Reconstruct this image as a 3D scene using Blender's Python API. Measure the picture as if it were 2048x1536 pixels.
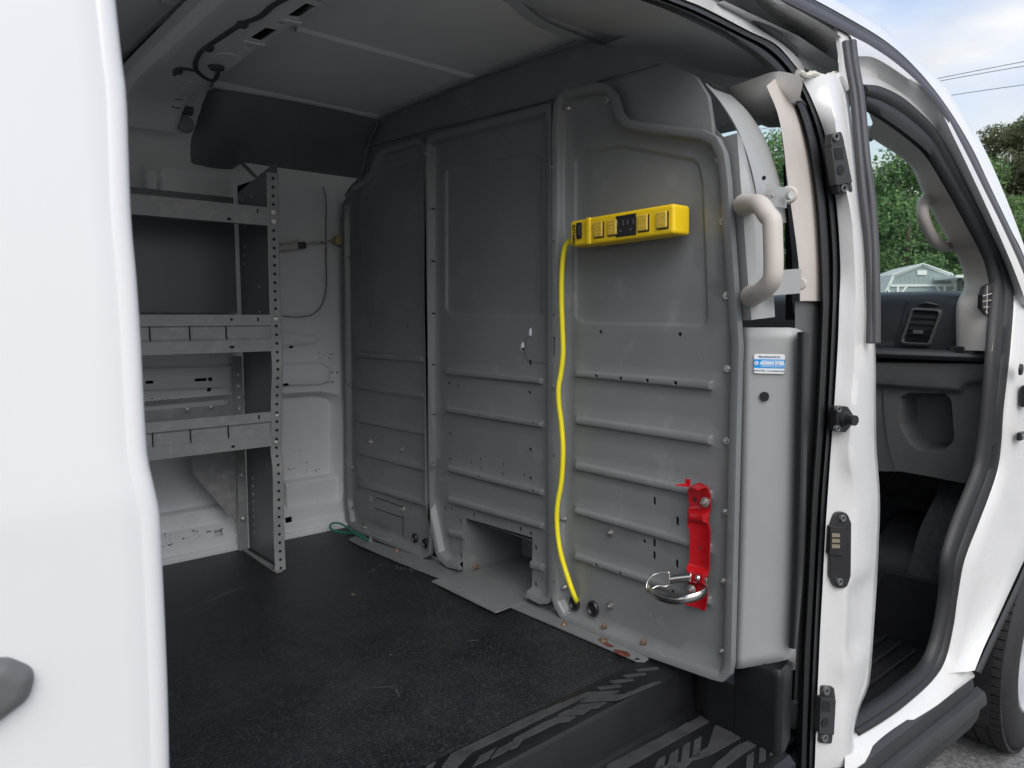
import bpy, bmesh, math, random
import numpy as np
from mathutils import Vector, Matrix
from mathutils.geometry import delaunay_2d_cdt

random.seed(7); np.random.seed(7)
for o in list(bpy.data.objects): bpy.data.objects.remove(o)
S = bpy.context.scene
COL = S.collection
R = math.radians

# ------------------------------------------------------------------ camera, world, sun, exposure
YAW, PITCH, FPX = 0.71929, 0.092783, 1457.8
CAM = np.array([-1.2, 0.0, 0.72])
cam_d = bpy.data.cameras.new('camera'); cam = bpy.data.objects.new('camera', cam_d); COL.objects.link(cam)
cam.location = CAM; cam.rotation_euler = (math.pi/2 - PITCH, 0, -YAW)
cam_d.sensor_width = 36; cam_d.lens = FPX/2048*36; cam_d.clip_start = 0.02; cam_d.clip_end = 2000
cam_d.dof.use_dof = True; cam_d.dof.focus_distance = 1.75; cam_d.dof.aperture_fstop = 13
S.camera = cam
SUN_EL, SUN_AZ = 46.0, -155.0     # azimuth measured from +Y towards +X: veiled sun behind and to the left of the viewer
W = bpy.data.worlds.new('World'); S.world = W; W.use_nodes = True
nt = W.node_tree; N = nt.nodes; L = nt.links; N.clear()
def nd(t, **k):
    n = N.new(t)
    for a, b in k.items(): setattr(n, a, b)
    return n
sky = nd('ShaderNodeTexSky', sky_type='NISHITA', sun_disc=False)
sky.sun_elevation = R(SUN_EL); sky.sun_rotation = R(SUN_AZ); sky.air_density = 1.0; sky.dust_density = 2.0; sky.ozone_density = 1.5
tc = nd('ShaderNodeTexCoord'); mp = nd('ShaderNodeMapping'); mp.inputs['Scale'].default_value = (1.0, 1.0, 3.2)
ns = nd('ShaderNodeTexNoise'); ns.inputs['Scale'].default_value = 2.3; ns.inputs['Detail'].default_value = 7; ns.inputs['Roughness'].default_value = .55
cr = nd('ShaderNodeValToRGB'); cr.color_ramp.elements[0].position = .34; cr.color_ramp.elements[1].position = .62
ns2 = nd('ShaderNodeTexNoise'); ns2.inputs['Scale'].default_value = 5.0; ns2.inputs['Detail'].default_value = 6
cr2 = nd('ShaderNodeValToRGB'); cr2.color_ramp.elements[0].position = .3; cr2.color_ramp.elements[1].position = .75
cr2.color_ramp.elements[0].color = (2.5, 2.75, 3.2, 1); cr2.color_ramp.elements[1].color = (4.1, 4.2, 4.4, 1)
geo = nd('ShaderNodeSeparateXYZ'); L.new(tc.outputs['Generated'], geo.inputs[0])
ad = nd('ShaderNodeMath', operation='MULTIPLY_ADD'); L.new(ns.outputs['Fac'], ad.inputs[0]); ad.inputs[1].default_value = -.22; L.new(geo.outputs['Z'], ad.inputs[2])
hz_ = nd('ShaderNodeMapRange'); hz_.inputs['From Min'].default_value = .02; hz_.inputs['From Max'].default_value = .22; hz_.inputs['To Min'].default_value = .92; hz_.inputs['To Max'].default_value = 0.0
L.new(ad.outputs[0], hz_.inputs['Value'])
mx2 = nd('ShaderNodeMixRGB'); mx2.inputs[2].default_value = (3.4, 3.25, 3.0, 1); L.new(hz_.outputs[0], mx2.inputs[0])
mx = nd('ShaderNodeMixRGB'); bg = nd('ShaderNodeBackground'); wo = nd('ShaderNodeOutputWorld')
L.new(tc.outputs['Generated'], mp.inputs['Vector']); L.new(mp.outputs[0], ns.inputs['Vector']); L.new(mp.outputs[0], ns2.inputs['Vector'])
L.new(ns.outputs['Fac'], cr.inputs[0]); L.new(ns2.outputs['Fac'], cr2.inputs[0])
L.new(cr.outputs[0], mx.inputs[0]); L.new(sky.outputs[0], mx.inputs[1]); L.new(cr2.outputs[0], mx.inputs[2])
L.new(mx.outputs[0], mx2.inputs[1]); L.new(mx2.outputs[0], bg.inputs[0]); bg.inputs[1].default_value = 0.10; L.new(bg.outputs[0], wo.inputs[0])
sd = bpy.data.lights.new('sun', 'SUN'); sd.energy = 0.75; sd.angle = R(55); sd.color = (1, .975, .94)
so = bpy.data.objects.new('sun', sd); COL.objects.link(so)
_d = Vector((math.sin(R(SUN_AZ))*math.cos(R(SUN_EL)), math.cos(R(SUN_AZ))*math.cos(R(SUN_EL)), math.sin(R(SUN_EL))))
so.rotation_euler = _d.to_track_quat('Z', 'Y').to_euler()
vs = S.view_settings; S.display_settings.display_device = 'sRGB'
vs.view_transform = 'Standard'; vs.look = 'None'; vs.gamma = 1; vs.use_curve_mapping = False; vs.exposure = 1.38
S.render.engine = 'CYCLES'; cy = S.cycles
cy.max_bounces = 12; cy.diffuse_bounces = 7; cy.glossy_bounces = 4; cy.transparent_max_bounces = 16
cy.use_denoising = True; cy.sample_clamp_indirect = 6; cy.caustics_reflective = False; cy.caustics_refractive = False

# ------------------------------------------------------------------ tracing: a photo pixel met with a real plane of the place
_B = np.array([[1,0,0],[0,0,-1],[0,1,0]], float)
_Ry = np.array([[math.cos(YAW),0,-math.sin(YAW)],[0,1,0],[math.sin(YAW),0,math.cos(YAW)]])
_Rp = np.array([[1,0,0],[0,math.cos(PITCH),-math.sin(PITCH)],[0,math.sin(PITCH),math.cos(PITCH)]])
_M = (_Rp @ _Ry @ _B).T
def T(px, py, X=None, Y=None, Z=None):
    r = _M @ np.array([px-1024.0, py-768.0, FPX])
    if X is not None: t = (X-CAM[0])/r[0]
    elif Z is not None: t = (Z-CAM[2])/r[2]
    else:
        if callable(Y):
            y = .6
            for _ in range(30):
                p = CAM + r*((y-CAM[1])/r[1]); y = .5*y+.5*Y(p)
        else: y = Y
        t = (y-CAM[1])/r[1]
    return CAM + r*t
def TX(pts, X): return np.array([T(a, b, X=X) for a, b in pts])
def TY(pts, Y): return np.array([T(a, b, Y=Y) for a, b in pts])
def TZ(pts, Z): return np.array([T(a, b, Z=Z) for a, b in pts])
def flare(x): return -.052*min(1.1, max(0.0, x-.35))
def side(off=0.0):                                   # outer skin of the passenger side, leaning in above the belt line
    return lambda p: .60 + .20*max(0.0, p[2]-.45)**2 + off + flare(p[0])

# ------------------------------------------------------------------ materials
def mat(name, col, rough=.5, metal=0.0, var=0.0, vscale=8.0, bump=0.0, bscale=400.0, coat=0.0, spec=.5, dirt=None, dscale=6.0, dpos=(.55, .7), stretch=None, speck=None):
    m = bpy.data.materials.new(name); m.use_nodes = True; t = m.node_tree; n = t.nodes; l = t.links
    b = n['Principled BSDF']; b.inputs['Roughness'].default_value = rough; b.inputs['Metallic'].default_value = metal
    b.inputs['Specular IOR Level'].default_value = spec
    if coat: b.inputs['Coat Weight'].default_value = coat; b.inputs['Coat Roughness'].default_value = .08
    co = n.new('ShaderNodeTexCoord'); src = co.outputs['Object']
    if stretch:
        mpn = n.new('ShaderNodeMapping'); mpn.inputs['Scale'].default_value = stretch; l.new(src, mpn.inputs[0]); src = mpn.outputs[0]
    c = tuple(col)+(1,)
    out = None
    if var:
        nz = n.new('ShaderNodeTexNoise'); nz.inputs['Scale'].default_value = vscale; nz.inputs['Detail'].default_value = 6; l.new(src, nz.inputs['Vector'])
        rp = n.new('ShaderNodeValToRGB'); e = rp.color_ramp.elements
        e[0].position = .3; e[1].position = .7
        e[0].color = tuple(max(0, x*(1-var)) for x in col)+(1,); e[1].color = tuple(min(1, x*(1+var)) for x in col)+(1,)
        l.new(nz.outputs['Fac'], rp.inputs[0]); out = rp.outputs[0]
        mr = n.new('ShaderNodeMapRange'); mr.inputs['To Min'].default_value = max(.02, rough-.1); mr.inputs['To Max'].default_value = min(1, rough+.1)
        l.new(nz.outputs['Fac'], mr.inputs[0]); l.new(mr.outputs[0], b.inputs['Roughness'])
    if dirt:
        dz = n.new('ShaderNodeTexNoise'); dz.inputs['Scale'].default_value = dscale; dz.inputs['Detail'].default_value = 9; dz.inputs['Roughness'].default_value = .65; l.new(src, dz.inputs['Vector'])
        dr = n.new('ShaderNodeValToRGB'); dr.color_ramp.elements[0].position = dpos[0]; dr.color_ramp.elements[1].position = dpos[1]
        l.new(dz.outputs['Fac'], dr.inputs[0])
        mi = n.new('ShaderNodeMixRGB'); l.new(dr.outputs[0], mi.inputs[0])
        if out: l.new(out, mi.inputs[1])
        else: mi.inputs[1].default_value = c
        mi.inputs[2].default_value = tuple(dirt)+(1,); out = mi.outputs[0]
    if speck:
        sz = n.new('ShaderNodeTexNoise'); sz.inputs['Scale'].default_value = 230; sz.inputs['Detail'].default_value = 2; l.new(src, sz.inputs['Vector'])
        sr = n.new('ShaderNodeValToRGB'); sr.color_ramp.elements[0].position = .52; sr.color_ramp.elements[1].position = .74; l.new(sz.outputs['Fac'], sr.inputs[0])
        si = n.new('ShaderNodeMixRGB'); l.new(sr.outputs[0], si.inputs[0]); si.inputs[2].default_value = tuple(speck)+(1,)
        if out: l.new(out, si.inputs[1])
        else: si.inputs[1].default_value = c
        out = si.outputs[0]
    if out: l.new(out, b.inputs['Base Color'])
    else: b.inputs['Base Color'].default_value = c
    if bump:
        bz = n.new('ShaderNodeTexNoise'); bz.inputs['Scale'].default_value = bscale; bz.inputs['Detail'].default_value = 3; l.new(src, bz.inputs['Vector'])
        bn = n.new('ShaderNodeBump'); bn.inputs['Strength'].default_value = bump; bn.inputs['Distance'].default_value = .002
        l.new(bz.outputs['Fac'], bn.inputs['Height']); l.new(bn.outputs[0], b.inputs['Normal'])
    return m
M = {}
M['steel'] = mat('grey_powder_coat', (.190,.202,.205), .33, var=.10, vscale=3.5, bump=.07, bscale=700, dirt=(.28,.285,.28), dscale=11, dpos=(.58,.80))
M['steel_light'] = mat('light_grey_powder_coat', (.33,.34,.335), .38, var=.05, vscale=5, bump=.05, bscale=900)
M['shelf'] = mat('grey_shelf_paint', (.29,.30,.305), .4, var=.08, vscale=14, dirt=(.36,.36,.34), dscale=22, dpos=(.52,.66))
M['shelf_dark'] = mat('dark_grey_shelf_panel', (.15,.16,.18), .35, var=.06, vscale=6)
M['galv'] = mat('galvanised_sheet', (.36,.355,.35), .45, metal=.3, var=.18, vscale=40, dirt=(.2,.18,.17), dscale=50, dpos=(.62,.7))
M['white'] = mat('white_body_paint', (.72,.725,.725), .25, coat=.2, var=.015, vscale=3)
M['jamb'] = mat('white_jamb_paint', (.64,.637,.625), .25, coat=.5, var=.03, vscale=9, dirt=(.58,.55,.49), dscale=7, dpos=(.56,.8))
M['inner'] = mat('white_inner_body_paint', (.71,.725,.74), .42, var=.03, vscale=5, dirt=(.33,.33,.33), dscale=75, dpos=(.72,.76))
M['inner_roof'] = mat('grey_roof_primer', (.80,.80,.79), .5, var=.04, vscale=4)
M['headliner'] = mat('grey_headliner', (.52,.53,.545), .8, var=.04, vscale=8, bump=.15, bscale=600)
M['headliner_light'] = mat('light_grey_headliner', (.72,.71,.69), .8, var=.04, vscale=8)
M['dark_trim'] = mat('dark_plastic_trim', (.15,.16,.175), .55, var=.08, vscale=6, bump=.1, bscale=700)
M['mat_rubber'] = mat('black_pebbled_rubber', (.0125,.0135,.0175), .42, var=.35, vscale=6, bump=.9, bscale=330, dirt=(.035,.035,.036), dscale=3, dpos=(.50,.95), speck=(.05,.052,.058))
M['step'] = mat('black_step_plastic', (.008,.0083,.0095), .36, var=.2, vscale=12, bump=.3, bscale=500)
M['tread'] = mat('sheen_grey_tread', (.055,.056,.058), .33, var=.2, vscale=30)  # paler than the step: sheen on the ridges put into the colour
M['seal'] = mat('black_rubber_seal', (.012,.0125,.014), .5, var=.15, vscale=10)
M['strip'] = mat('grey_weather_rubber', (.05,.05,.056), .5, var=.1, vscale=10)
M['black'] = mat('black_plastic', (.018,.018,.020), .38, var=.15, vscale=20)
M['dash'] = mat('charcoal_dash_plastic', (.050,.055,.062), .5, var=.08, vscale=15, bump=.15, bscale=700)
M['dash_grey'] = mat('grey_dash_plastic', (.115,.118,.12), .5, var=.06, vscale=15, bump=.12, bscale=700)
M['beige'] = mat('beige_trim_plastic', (.55,.50,.45), .5, var=.04, vscale=8, bump=.08, bscale=700)
M['carpet'] = mat('black_carpet', (.032,.032,.036), .95, var=.3, vscale=60, bump=.6, bscale=300)
M['bolt'] = mat('zinc_bolt', (.62,.62,.60), .28, metal=.9, var=.1, vscale=90)
M['rust'] = mat('rusty_bolt', (.26,.17,.12), .6, metal=.5, var=.35, vscale=120, dirt=(.55,.45,.36), dscale=160, dpos=(.5,.7))
M['rust_patch'] = mat('rust_patch', (.13,.035,.02), .85, var=.5, vscale=80)
M['yellow'] = mat('yellow_plastic', (.88,.60,.012), .35, var=.03, vscale=20)
M['yellow_dull'] = mat('yellow_outlet_cover', (.60,.42,.06), .4, var=.06, vscale=60)
M['cord'] = mat('yellow_cord', (.92,.80,.02), .4)
M['red'] = mat('red_enamel', (.48,.006,.012), .3, coat=.3, var=.05, vscale=20)
M['stainless'] = mat('stainless_band', (.72,.70,.67), .22, metal=1.0, var=.08, vscale=60, stretch=(1,1,8))
M['green'] = mat('green_wire', (.01,.22,.15), .45)
M['harness'] = mat('dark_harness_tape', (.06,.066,.08), .7, var=.15, vscale=40)
M['tape'] = mat('dirty_white_tape', (.55,.54,.50), .7, dirt=(.05,.05,.05), dscale=90, dpos=(.56,.6))
M['wire'] = mat('tan_wire', (.42,.33,.18), .6)
M['sticker'] = mat('white_sticker', (.80,.81,.81), .4)
M['sticker_blue'] = mat('blue_sticker_print', (.0,.30,.74), .4)
M['ink'] = mat('blue_grey_print', (.09,.16,.24), .5)
M['ink_white'] = mat('white_print', (.8,.82,.84), .5)
M['ink_black'] = mat('black_print', (.02,.02,.02), .5)
M['hole'] = mat('cavity_shade_black', (.010,.010,.011), .8)  # near-black: shade inside holes put into the colour; also colours divider blades
M['sealant'] = mat('old_sealant', (.60,.57,.50), .8, var=.15, vscale=60, bump=1.0, bscale=120)
M['tyre'] = mat('tyre_rubber', (.020,.020,.021), .75, var=.25, vscale=30, bump=.3, bscale=200)
M['rim'] = mat('painted_rim', (.55,.56,.57), .35, metal=.4)
M['clad'] = mat('black_cladding', (.030,.031,.034), .5, var=.15, vscale=9, bump=.15, bscale=500)
M['asphalt'] = mat('asphalt', (.19,.19,.187), .9, var=.5, vscale=70, bump=1.0, bscale=90, dirt=(.13,.125,.12), dscale=130, dpos=(.55,.62))
M['brass'] = mat('contact_brass', (.42,.36,.26), .35, metal=.8)
M['chip'] = mat('bare_worn_metal', (.035,.034,.034), .6)
M['scuff'] = mat('pale_scuff', (.17,.17,.165), .7)
def glass_mat():
    m = bpy.data.materials.new('tinted_windscreen'); m.use_nodes = True; t = m.node_tree; n = t.nodes; l = t.links; n.clear()
    tr = n.new('ShaderNodeBsdfTransparent'); tr.inputs[0].default_value = (.86,.95,.91,1)
    gl = n.new('ShaderNodeBsdfGlossy'); gl.inputs['Roughness'].default_value = .02
    fr = n.new('ShaderNodeValue'); fr.outputs[0].default_value = .06
    ms = n.new('ShaderNodeMixShader'); o = n.new('ShaderNodeOutputMaterial')
    l.new(fr.outputs[0], ms.inputs[0]); l.new(tr.outputs[0], ms.inputs[1]); l.new(gl.outputs[0], ms.inputs[2]); l.new(ms.outputs[0], o.inputs[0]); return m
M['glass'] = glass_mat()

# ------------------------------------------------------------------ builders
def tag(o, label=None, cat=None, group=None, kind=None):
    if label: o['label'] = label
    if cat: o['category'] = cat
    if group: o['group'] = group
    if kind: o['kind'] = kind
    return o
def empty(name, loc, label, cat, group=None):
    o = bpy.data.objects.new(name, None); COL.objects.link(o); o.location = loc; o.empty_display_size = .1
    return tag(o, label, cat, group)
def root_of(o):
    v = Vector((0,0,0))
    while o is not None: v += Vector(o.location); o = o.parent
    return v
def obj(name, verts, faces, m, parent=None, smooth=True, angle=40):
    me = bpy.data.meshes.new(name)
    off = np.array(root_of(parent)) if parent else np.zeros(3)
    me.from_pydata([tuple(np.asarray(v, float)-off) for v in verts], [], [tuple(f) for f in faces])
    me.materials.append(M[m] if isinstance(m, str) else m)
    o = bpy.data.objects.new(name, me); COL.objects.link(o)
    if parent: o.parent = parent
    bm = bmesh.new(); bm.from_mesh(me); bmesh.ops.remove_doubles(bm, verts=bm.verts, dist=1e-6); bmesh.ops.recalc_face_normals(bm, faces=bm.faces)
    if smooth:
        for f in bm.faces: f.smooth = True
        for e in bm.edges:
            if len(e.link_faces) == 2 and e.calc_face_angle(0) > R(angle): e.smooth = False
    bm.to_mesh(me); bm.free()
    return o
def solid(o, t, off=-1):
    md = o.modifiers.new('thickness', 'SOLIDIFY'); md.thickness = t; md.offset = off; return o
def bevel(o, w, seg=2, ang=35):
    md = o.modifiers.new('bevel', 'BEVEL'); md.width = w; md.segments = seg; md.limit_method = 'ANGLE'; md.angle_limit = R(ang); return o
class MB:
    def __init__(s): s.v = []; s.f = []
    def add(s, v, f):
        k = len(s.v); s.v += [np.asarray(x, float) for x in v]; s.f += [tuple(i+k for i in q) for q in f]; return s
    def box(s, c, size, ax=None):
        ax = np.eye(3) if ax is None else np.asarray(ax, float); h = np.asarray(size)/2
        v = [np.asarray(c)+ax[0]*h[0]*i+ax[1]*h[1]*j+ax[2]*h[2]*k for i in (-1,1) for j in (-1,1) for k in (-1,1)]
        return s.add(v, [(0,1,3,2),(4,6,7,5),(0,4,5,1),(2,3,7,6),(0,2,6,4),(1,5,7,3)])
    def prism(s, poly, vec):
        poly = [np.asarray(p, float) for p in poly]; vec = np.asarray(vec, float); n = len(poly)
        v = poly+[p+vec for p in poly]
        return s.add(v, [tuple(range(n)), tuple(range(2*n-1, n-1, -1))]+[(i, (i+1)%n, (i+1)%n+n, i+n) for i in range(n)])
    def tube(s, pts, r, n=10, cap=True, flat=1.0):
        pts = np.asarray(pts, float); k = len(pts); rr = np.broadcast_to(np.asarray(r, float), (k,))
        d = np.gradient(pts, axis=0); d /= np.linalg.norm(d, axis=1)[:,None]+1e-12
        u = np.cross(d[0], [0,0,1.0]);
        if np.linalg.norm(u) < 1e-3: u = np.cross(d[0], [0,1.0,0])
        u /= np.linalg.norm(u); V = []; F = []
        for i in range(k):
            u = u - d[i]*(u@d[i]); u /= np.linalg.norm(u); w = np.cross(d[i], u)
            for j in range(n):
                a = 2*math.pi*j/n; V.append(pts[i]+rr[i]*(math.cos(a)*u+flat*math.sin(a)*w))
        for i in range(k-1):
            for j in range(n): F.append((i*n+j, i*n+(j+1)%n, (i+1)*n+(j+1)%n, (i+1)*n+j))
        if cap: F.append(tuple(range(n))); F.append(tuple((k-1)*n+j for j in range(n)))
        return s.add(V, F)
    def grid(s, rows, closed=False):
        rows = [np.asarray(r, float) for r in rows]; a = len(rows); b = len(rows[0]); V = [p for r in rows for p in r]; F = []
        for i in range(a-1):
            for j in range(b-(0 if closed else 1)): F.append((i*b+j, i*b+(j+1)%b, (i+1)*b+(j+1)%b, (i+1)*b+j))
        return s.add(V, F)
    def disc(s, c, nrm, r, h, n=20, r2=None):
        c = np.asarray(c, float); nrm = np.asarray(nrm, float); nrm = nrm/np.linalg.norm(nrm)
        u = np.cross(nrm, [0,0,1.0]);
        if np.linalg.norm(u) < 1e-3: u = np.cross(nrm, [0,1.0,0])
        u /= np.linalg.norm(u); w = np.cross(nrm, u); r2 = r if r2 is None else r2
        V = [c+r*(math.cos(2*math.pi*j/n)*u+math.sin(2*math.pi*j/n)*w) for j in range(n)]+[c+nrm*h+r2*(math.cos(2*math.pi*j/n)*u+math.sin(2*math.pi*j/n)*w) for j in range(n)]
        return s.add(V, [tuple(range(n)), tuple(range(2*n-1, n-1, -1))]+[(j, (j+1)%n, (j+1)%n+n, j+n) for j in range(n)])
    def build(s, name, m, parent=None, smooth=True, angle=40): return obj(name, s.v, s.f, m, parent, smooth, angle)
def cr_spline(pts, n=40):
    p = np.asarray(pts, float)
    if len(p) == 2: return np.array([p[0]+(p[1]-p[0])*t for t in np.linspace(0, 1, n)])
    q = np.vstack([2*p[0]-p[1], p, 2*p[-1]-p[-2]]); seg = np.linalg.norm(np.diff(p, axis=0), axis=1); cum = np.r_[0, np.cumsum(seg)]; out = []
    for s in np.linspace(0, cum[-1], n):
        i = min(np.searchsorted(cum, s, side='right')-1, len(seg)-1); t = (s-cum[i])/max(seg[i], 1e-9)
        a, b, c, d = q[i:i+4]
        out.append(.5*((2*b)+(-a+c)*t+(2*a-5*b+4*c-d)*t*t+(-a+3*b-3*c+d)*t**3))
    return np.array(out)
def cr_idx(pts, n=40):
    p = np.asarray(pts, float); q = np.vstack([2*p[0]-p[1], p, 2*p[-1]-p[-2]]); out = []
    for s in np.linspace(0, len(p)-1, n):
        i = min(int(s), len(p)-2); t = s-i; a, b, c, d = q[i:i+4]
        out.append(.5*((2*b)+(-a+c)*t+(2*a-5*b+4*c-d)*t*t+(-a+3*b-3*c+d)*t**3))
    return np.array(out)
def loft(name, curves, m, parent, n=40, thick=0, angle=50):
    o = MB().grid([cr_spline(c, n) for c in curves]).build(name, m, parent, True, angle)
    if thick: solid(o, thick, 0)
    return o
def tube(name, pts, r, m, parent=None, n=10, res=None, flat=1.0):
    return MB().tube(cr_spline(pts, res or max(12, len(pts)*5)), r, n, True, flat).build(name, m, parent, True, 60)
def rpoly(pts, r, n=6):
    p = [np.asarray(q, float)[:2] for q in pts]; k = len(p); out = []
    rs = [r]*k if np.isscalar(r) else r
    for i in range(k):
        a, b, c = p[i-1], p[i], p[(i+1)%k]; u = a-b; v = c-b; lu = np.linalg.norm(u); lv = np.linalg.norm(v)
        if rs[i] <= 0: out.append(b); continue
        u /= lu; v /= lv; ang = math.acos(max(-1, min(1, u@v)))
        if ang > 3.05: out.append(b); continue
        t = min(rs[i]/math.tan(ang/2), lu*.49, lv*.49); s0 = b+u*t; s1 = b+v*t
        for j in range(n+1):
            w = j/n; out.append((1-w)**2*s0+2*w*(1-w)*b+w*w*s1)
    return np.array(out)
def inside(P, loop):
    P = np.asarray(P); x, y = P[:,0], P[:,1]; r = np.zeros(len(P), bool); a = loop; b = np.roll(loop, -1, 0)
    for (x1, y1), (x2, y2) in zip(a, b):
        c = ((y1 > y) != (y2 > y)); r ^= c & (x < (x2-x1)*(y-y1)/(y2-y1+1e-30)+x1)
    return r
def dist(P, loop):
    P = np.asarray(P); d = np.full(len(P), 1e9); a = loop; b = np.roll(loop, -1, 0)
    for p, q in zip(a, b):
        e = q-p; L2 = e@e+1e-18; t = np.clip(((P-p)@e)/L2, 0, 1); d = np.minimum(d, np.hypot(*(P-p-t[:,None]*e).T))
    return d
def inset(loop, d):
    a = np.roll(loop, 1, 0); b = np.roll(loop, -1, 0); tg = b-a; tg /= np.linalg.norm(tg, axis=1)[:,None]+1e-12
    nrm = np.stack([-tg[:,1], tg[:,0]], 1); area = np.sum(loop[:,0]*np.roll(loop[:,1], -1)-np.roll(loop[:,0], -1)*loop[:,1])
    return loop+nrm*d*(1 if area > 0 else -1)
def resample(loop, step):
    q = np.vstack([loop, loop[:1]]); s = np.r_[0, np.cumsum(np.linalg.norm(np.diff(q, axis=0), axis=1))]
    out = []
    for i in range(len(loop)):
        k = max(1, int((s[i+1]-s[i])/step))
        for j in range(k): out.append(q[i]+(q[i+1]-q[i])*j/k)
    return np.array(out)
def ell(c, a, b, n=14): return np.array([(c[0]+a*math.cos(2*math.pi*k/n), c[1]+b*math.sin(2*math.pi*k/n)) for k in range(n)])
def slot(c, w, h, n=5):
    r = min(w, h)/2*.99; return rpoly([(c[0]-w/2,c[1]-h/2),(c[0]+w/2,c[1]-h/2),(c[0]+w/2,c[1]+h/2),(c[0]-w/2,c[1]+h/2)], r, n)
def pressed(name, outline, feats, holes, fmap, m, parent, spacing=.04, skirt=0.0, hole_depth=.004, warp=None):
    """sheet metal: an outline in (u,v) with pressed features (loop, height, slope width) and punched holes; fmap(u,v,h) -> xyz"""
    outline = resample(np.asarray(outline), spacing)
    loops = [outline]; own = []
    for (lp, h, w) in feats:
        lp = resample(np.asarray(lp), max(spacing*.7, .012)); own.append(lp)
        for q in (0, .2, .5, .8, 1.0): loops.append(inset(lp, w*q))
    hl = [np.asarray(h) for h in holes]; loops += hl
    lo = outline.min(0); hi = outline.max(0)
    gx, gy = np.meshgrid(np.arange(lo[0]+spacing/2, hi[0], spacing), np.arange(lo[1]+spacing/2, hi[1], spacing)); G = np.stack([gx.ravel(), gy.ravel()], 1)
    G = G[inside(G, outline)]
    for lp in loops:
        if len(G): G = G[dist(G, lp) > spacing*.3]
    pts = []; edges = []
    for lp in loops:
        k = len(pts); pts += [tuple(p) for p in lp]; edges += [(k+i, k+(i+1)%len(lp)) for i in range(len(lp))]
    pts += [tuple(p) for p in G]
    r = delaunay_2d_cdt([Vector(p) for p in pts], edges, [], 0, 1e-6)
    P = np.array([(v.x, v.y) for v in r[0]]); F = np.array([list(f) for f in r[2]])
    C = P[F].mean(1); keep = inside(C, outline)
    for h in hl: keep &= ~inside(C, h)
    F = F[keep]
    H = np.zeros(len(P))
    for (lp, h, w), q in zip(feats, own):
        s = np.where(inside(P, q), dist(P, q), 0); t = np.clip(s/w, 0, 1); H += h*t*t*(3-2*t)
    if warp: H += warp(P)
    V = [fmap(p[0], p[1], h) for p, h in zip(P, H)]; FF = [tuple(f) for f in F]
    from collections import Counter
    cnt = Counter()
    for f in FF:
        for i in range(3): cnt[tuple(sorted((f[i], f[(i+1)%3])))] += 1
    bd = [e for e, c in cnt.items() if c == 1]
    mid = np.array([(P[a]+P[b])/2 for a, b in bd]); od = dist(mid, outline) < 1e-4
    ext = {}
    for (a, b), isout in zip(bd, od):
        dep = skirt if isout else hole_depth
        if dep <= 0: continue
        for q in (a, b):
            if q not in ext: ext[q] = len(V); V.append(fmap(P[q][0], P[q][1], H[q]-dep))
        FF.append((a, b, ext[b], ext[a]))
    return obj(name, V, FF, m, parent, True, 50)
def fX(u, v, h): return (-h, u, v)
def yz(pts, X=0.0): return [T(a, b, X=X)[1:] for a, b in pts]

# shared fasteners
def _bolt_mesh(name, m):
    b = MB(); b.disc((0,0,0), (0,0,1), .0098, .0016, 18); b.disc((0,0,.0016), (0,0,1), .0068, .0055, 6, .0062); b.disc((0,0,.007), (0,0,1), .0034, .006, 10, .003)
    o = b.build(name, m, None, True, 25); me = o.data; bpy.data.objects.remove(o); return me
BOLT = _bolt_mesh('bolt', 'bolt'); RUSTY = _bolt_mesh('rusty_bolt', 'rust')
def bolt(p, nrm, parent, me=None, s=1.0, name='bolt'):
    o = bpy.data.objects.new(name, me or BOLT); COL.objects.link(o); o.parent = parent
    o.location = Vector(p)-root_of(parent); q = Vector(nrm).to_track_quat('Z', 'Y'); o.rotation_mode = 'QUATERNION'
    o.rotation_quaternion = q @ Matrix.Rotation(random.random()*6, 3, 'Z').to_quaternion(); s *= .86; o.scale = (s, s, s*random.uniform(.85, 1.15)); return o
def text(body, size, loc, ax, m, parent, name='lettering', bold=0.0, align='CENTER', sx=1.0):
    cu = bpy.data.curves.new(name, 'FONT'); cu.body = body; cu.size = size; cu.align_x = align; cu.align_y = 'CENTER'; cu.offset = bold; cu.extrude = .0002
    cu.materials.append(M[m]); o = bpy.data.objects.new(name, cu); COL.objects.link(o)
    o.parent = parent; mw = Matrix((Vector(ax[0])*sx, Vector(ax[1]), Vector(ax[2]))).transposed().to_4x4(); mw.translation = Vector(loc)-root_of(parent)
    bpy.context.view_layer.update(); me = bpy.data.meshes.new_from_object(o.evaluated_get(bpy.context.evaluated_depsgraph_get())); bpy.data.objects.remove(o)
    o = bpy.data.objects.new(name, me); COL.objects.link(o); o.parent = parent; o.matrix_local = mw; return o

# ================================================================== GROUND
GZ = -0.604
gv = []; 
tag(obj('ground', [(-60,-80,GZ),(300,-80,GZ),(300,300,GZ),(-60,300,GZ)], [(0,1,2,3)], 'asphalt', None, False), kind='structure')

# ================================================================== VAN
van = empty('cargo_van', (-0.6, 1.4, GZ), 'white cargo van parked on asphalt with its side door slid open', 'van')
X0, X1 = -2.6, .03

# --- cargo floor, step well and door sill
mb = MB(); mb.box((-1.25, 1.56, -.03), (2.7, 1.42, .05)); mb.build('floor_pan', 'inner', van, False)
STEPZ = -.098
prof = [(.925,.0035),(.875,.0035),(.860,.002),(.851,-.002),(.846,-.010),(.841,-.084),(.837,-.093),(.828,STEPZ),(.655,STEPZ),(.635,STEPZ-.004),(.622,STEPZ-.016),(.620,STEPZ-.05),(.626,-.24)]
xs = np.linspace(-2.2, .05, 30)
sw = MB().grid([[(x, y, z) for x in xs] for y, z in prof]).build('step_well', 'step', van, True, 30)
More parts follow.
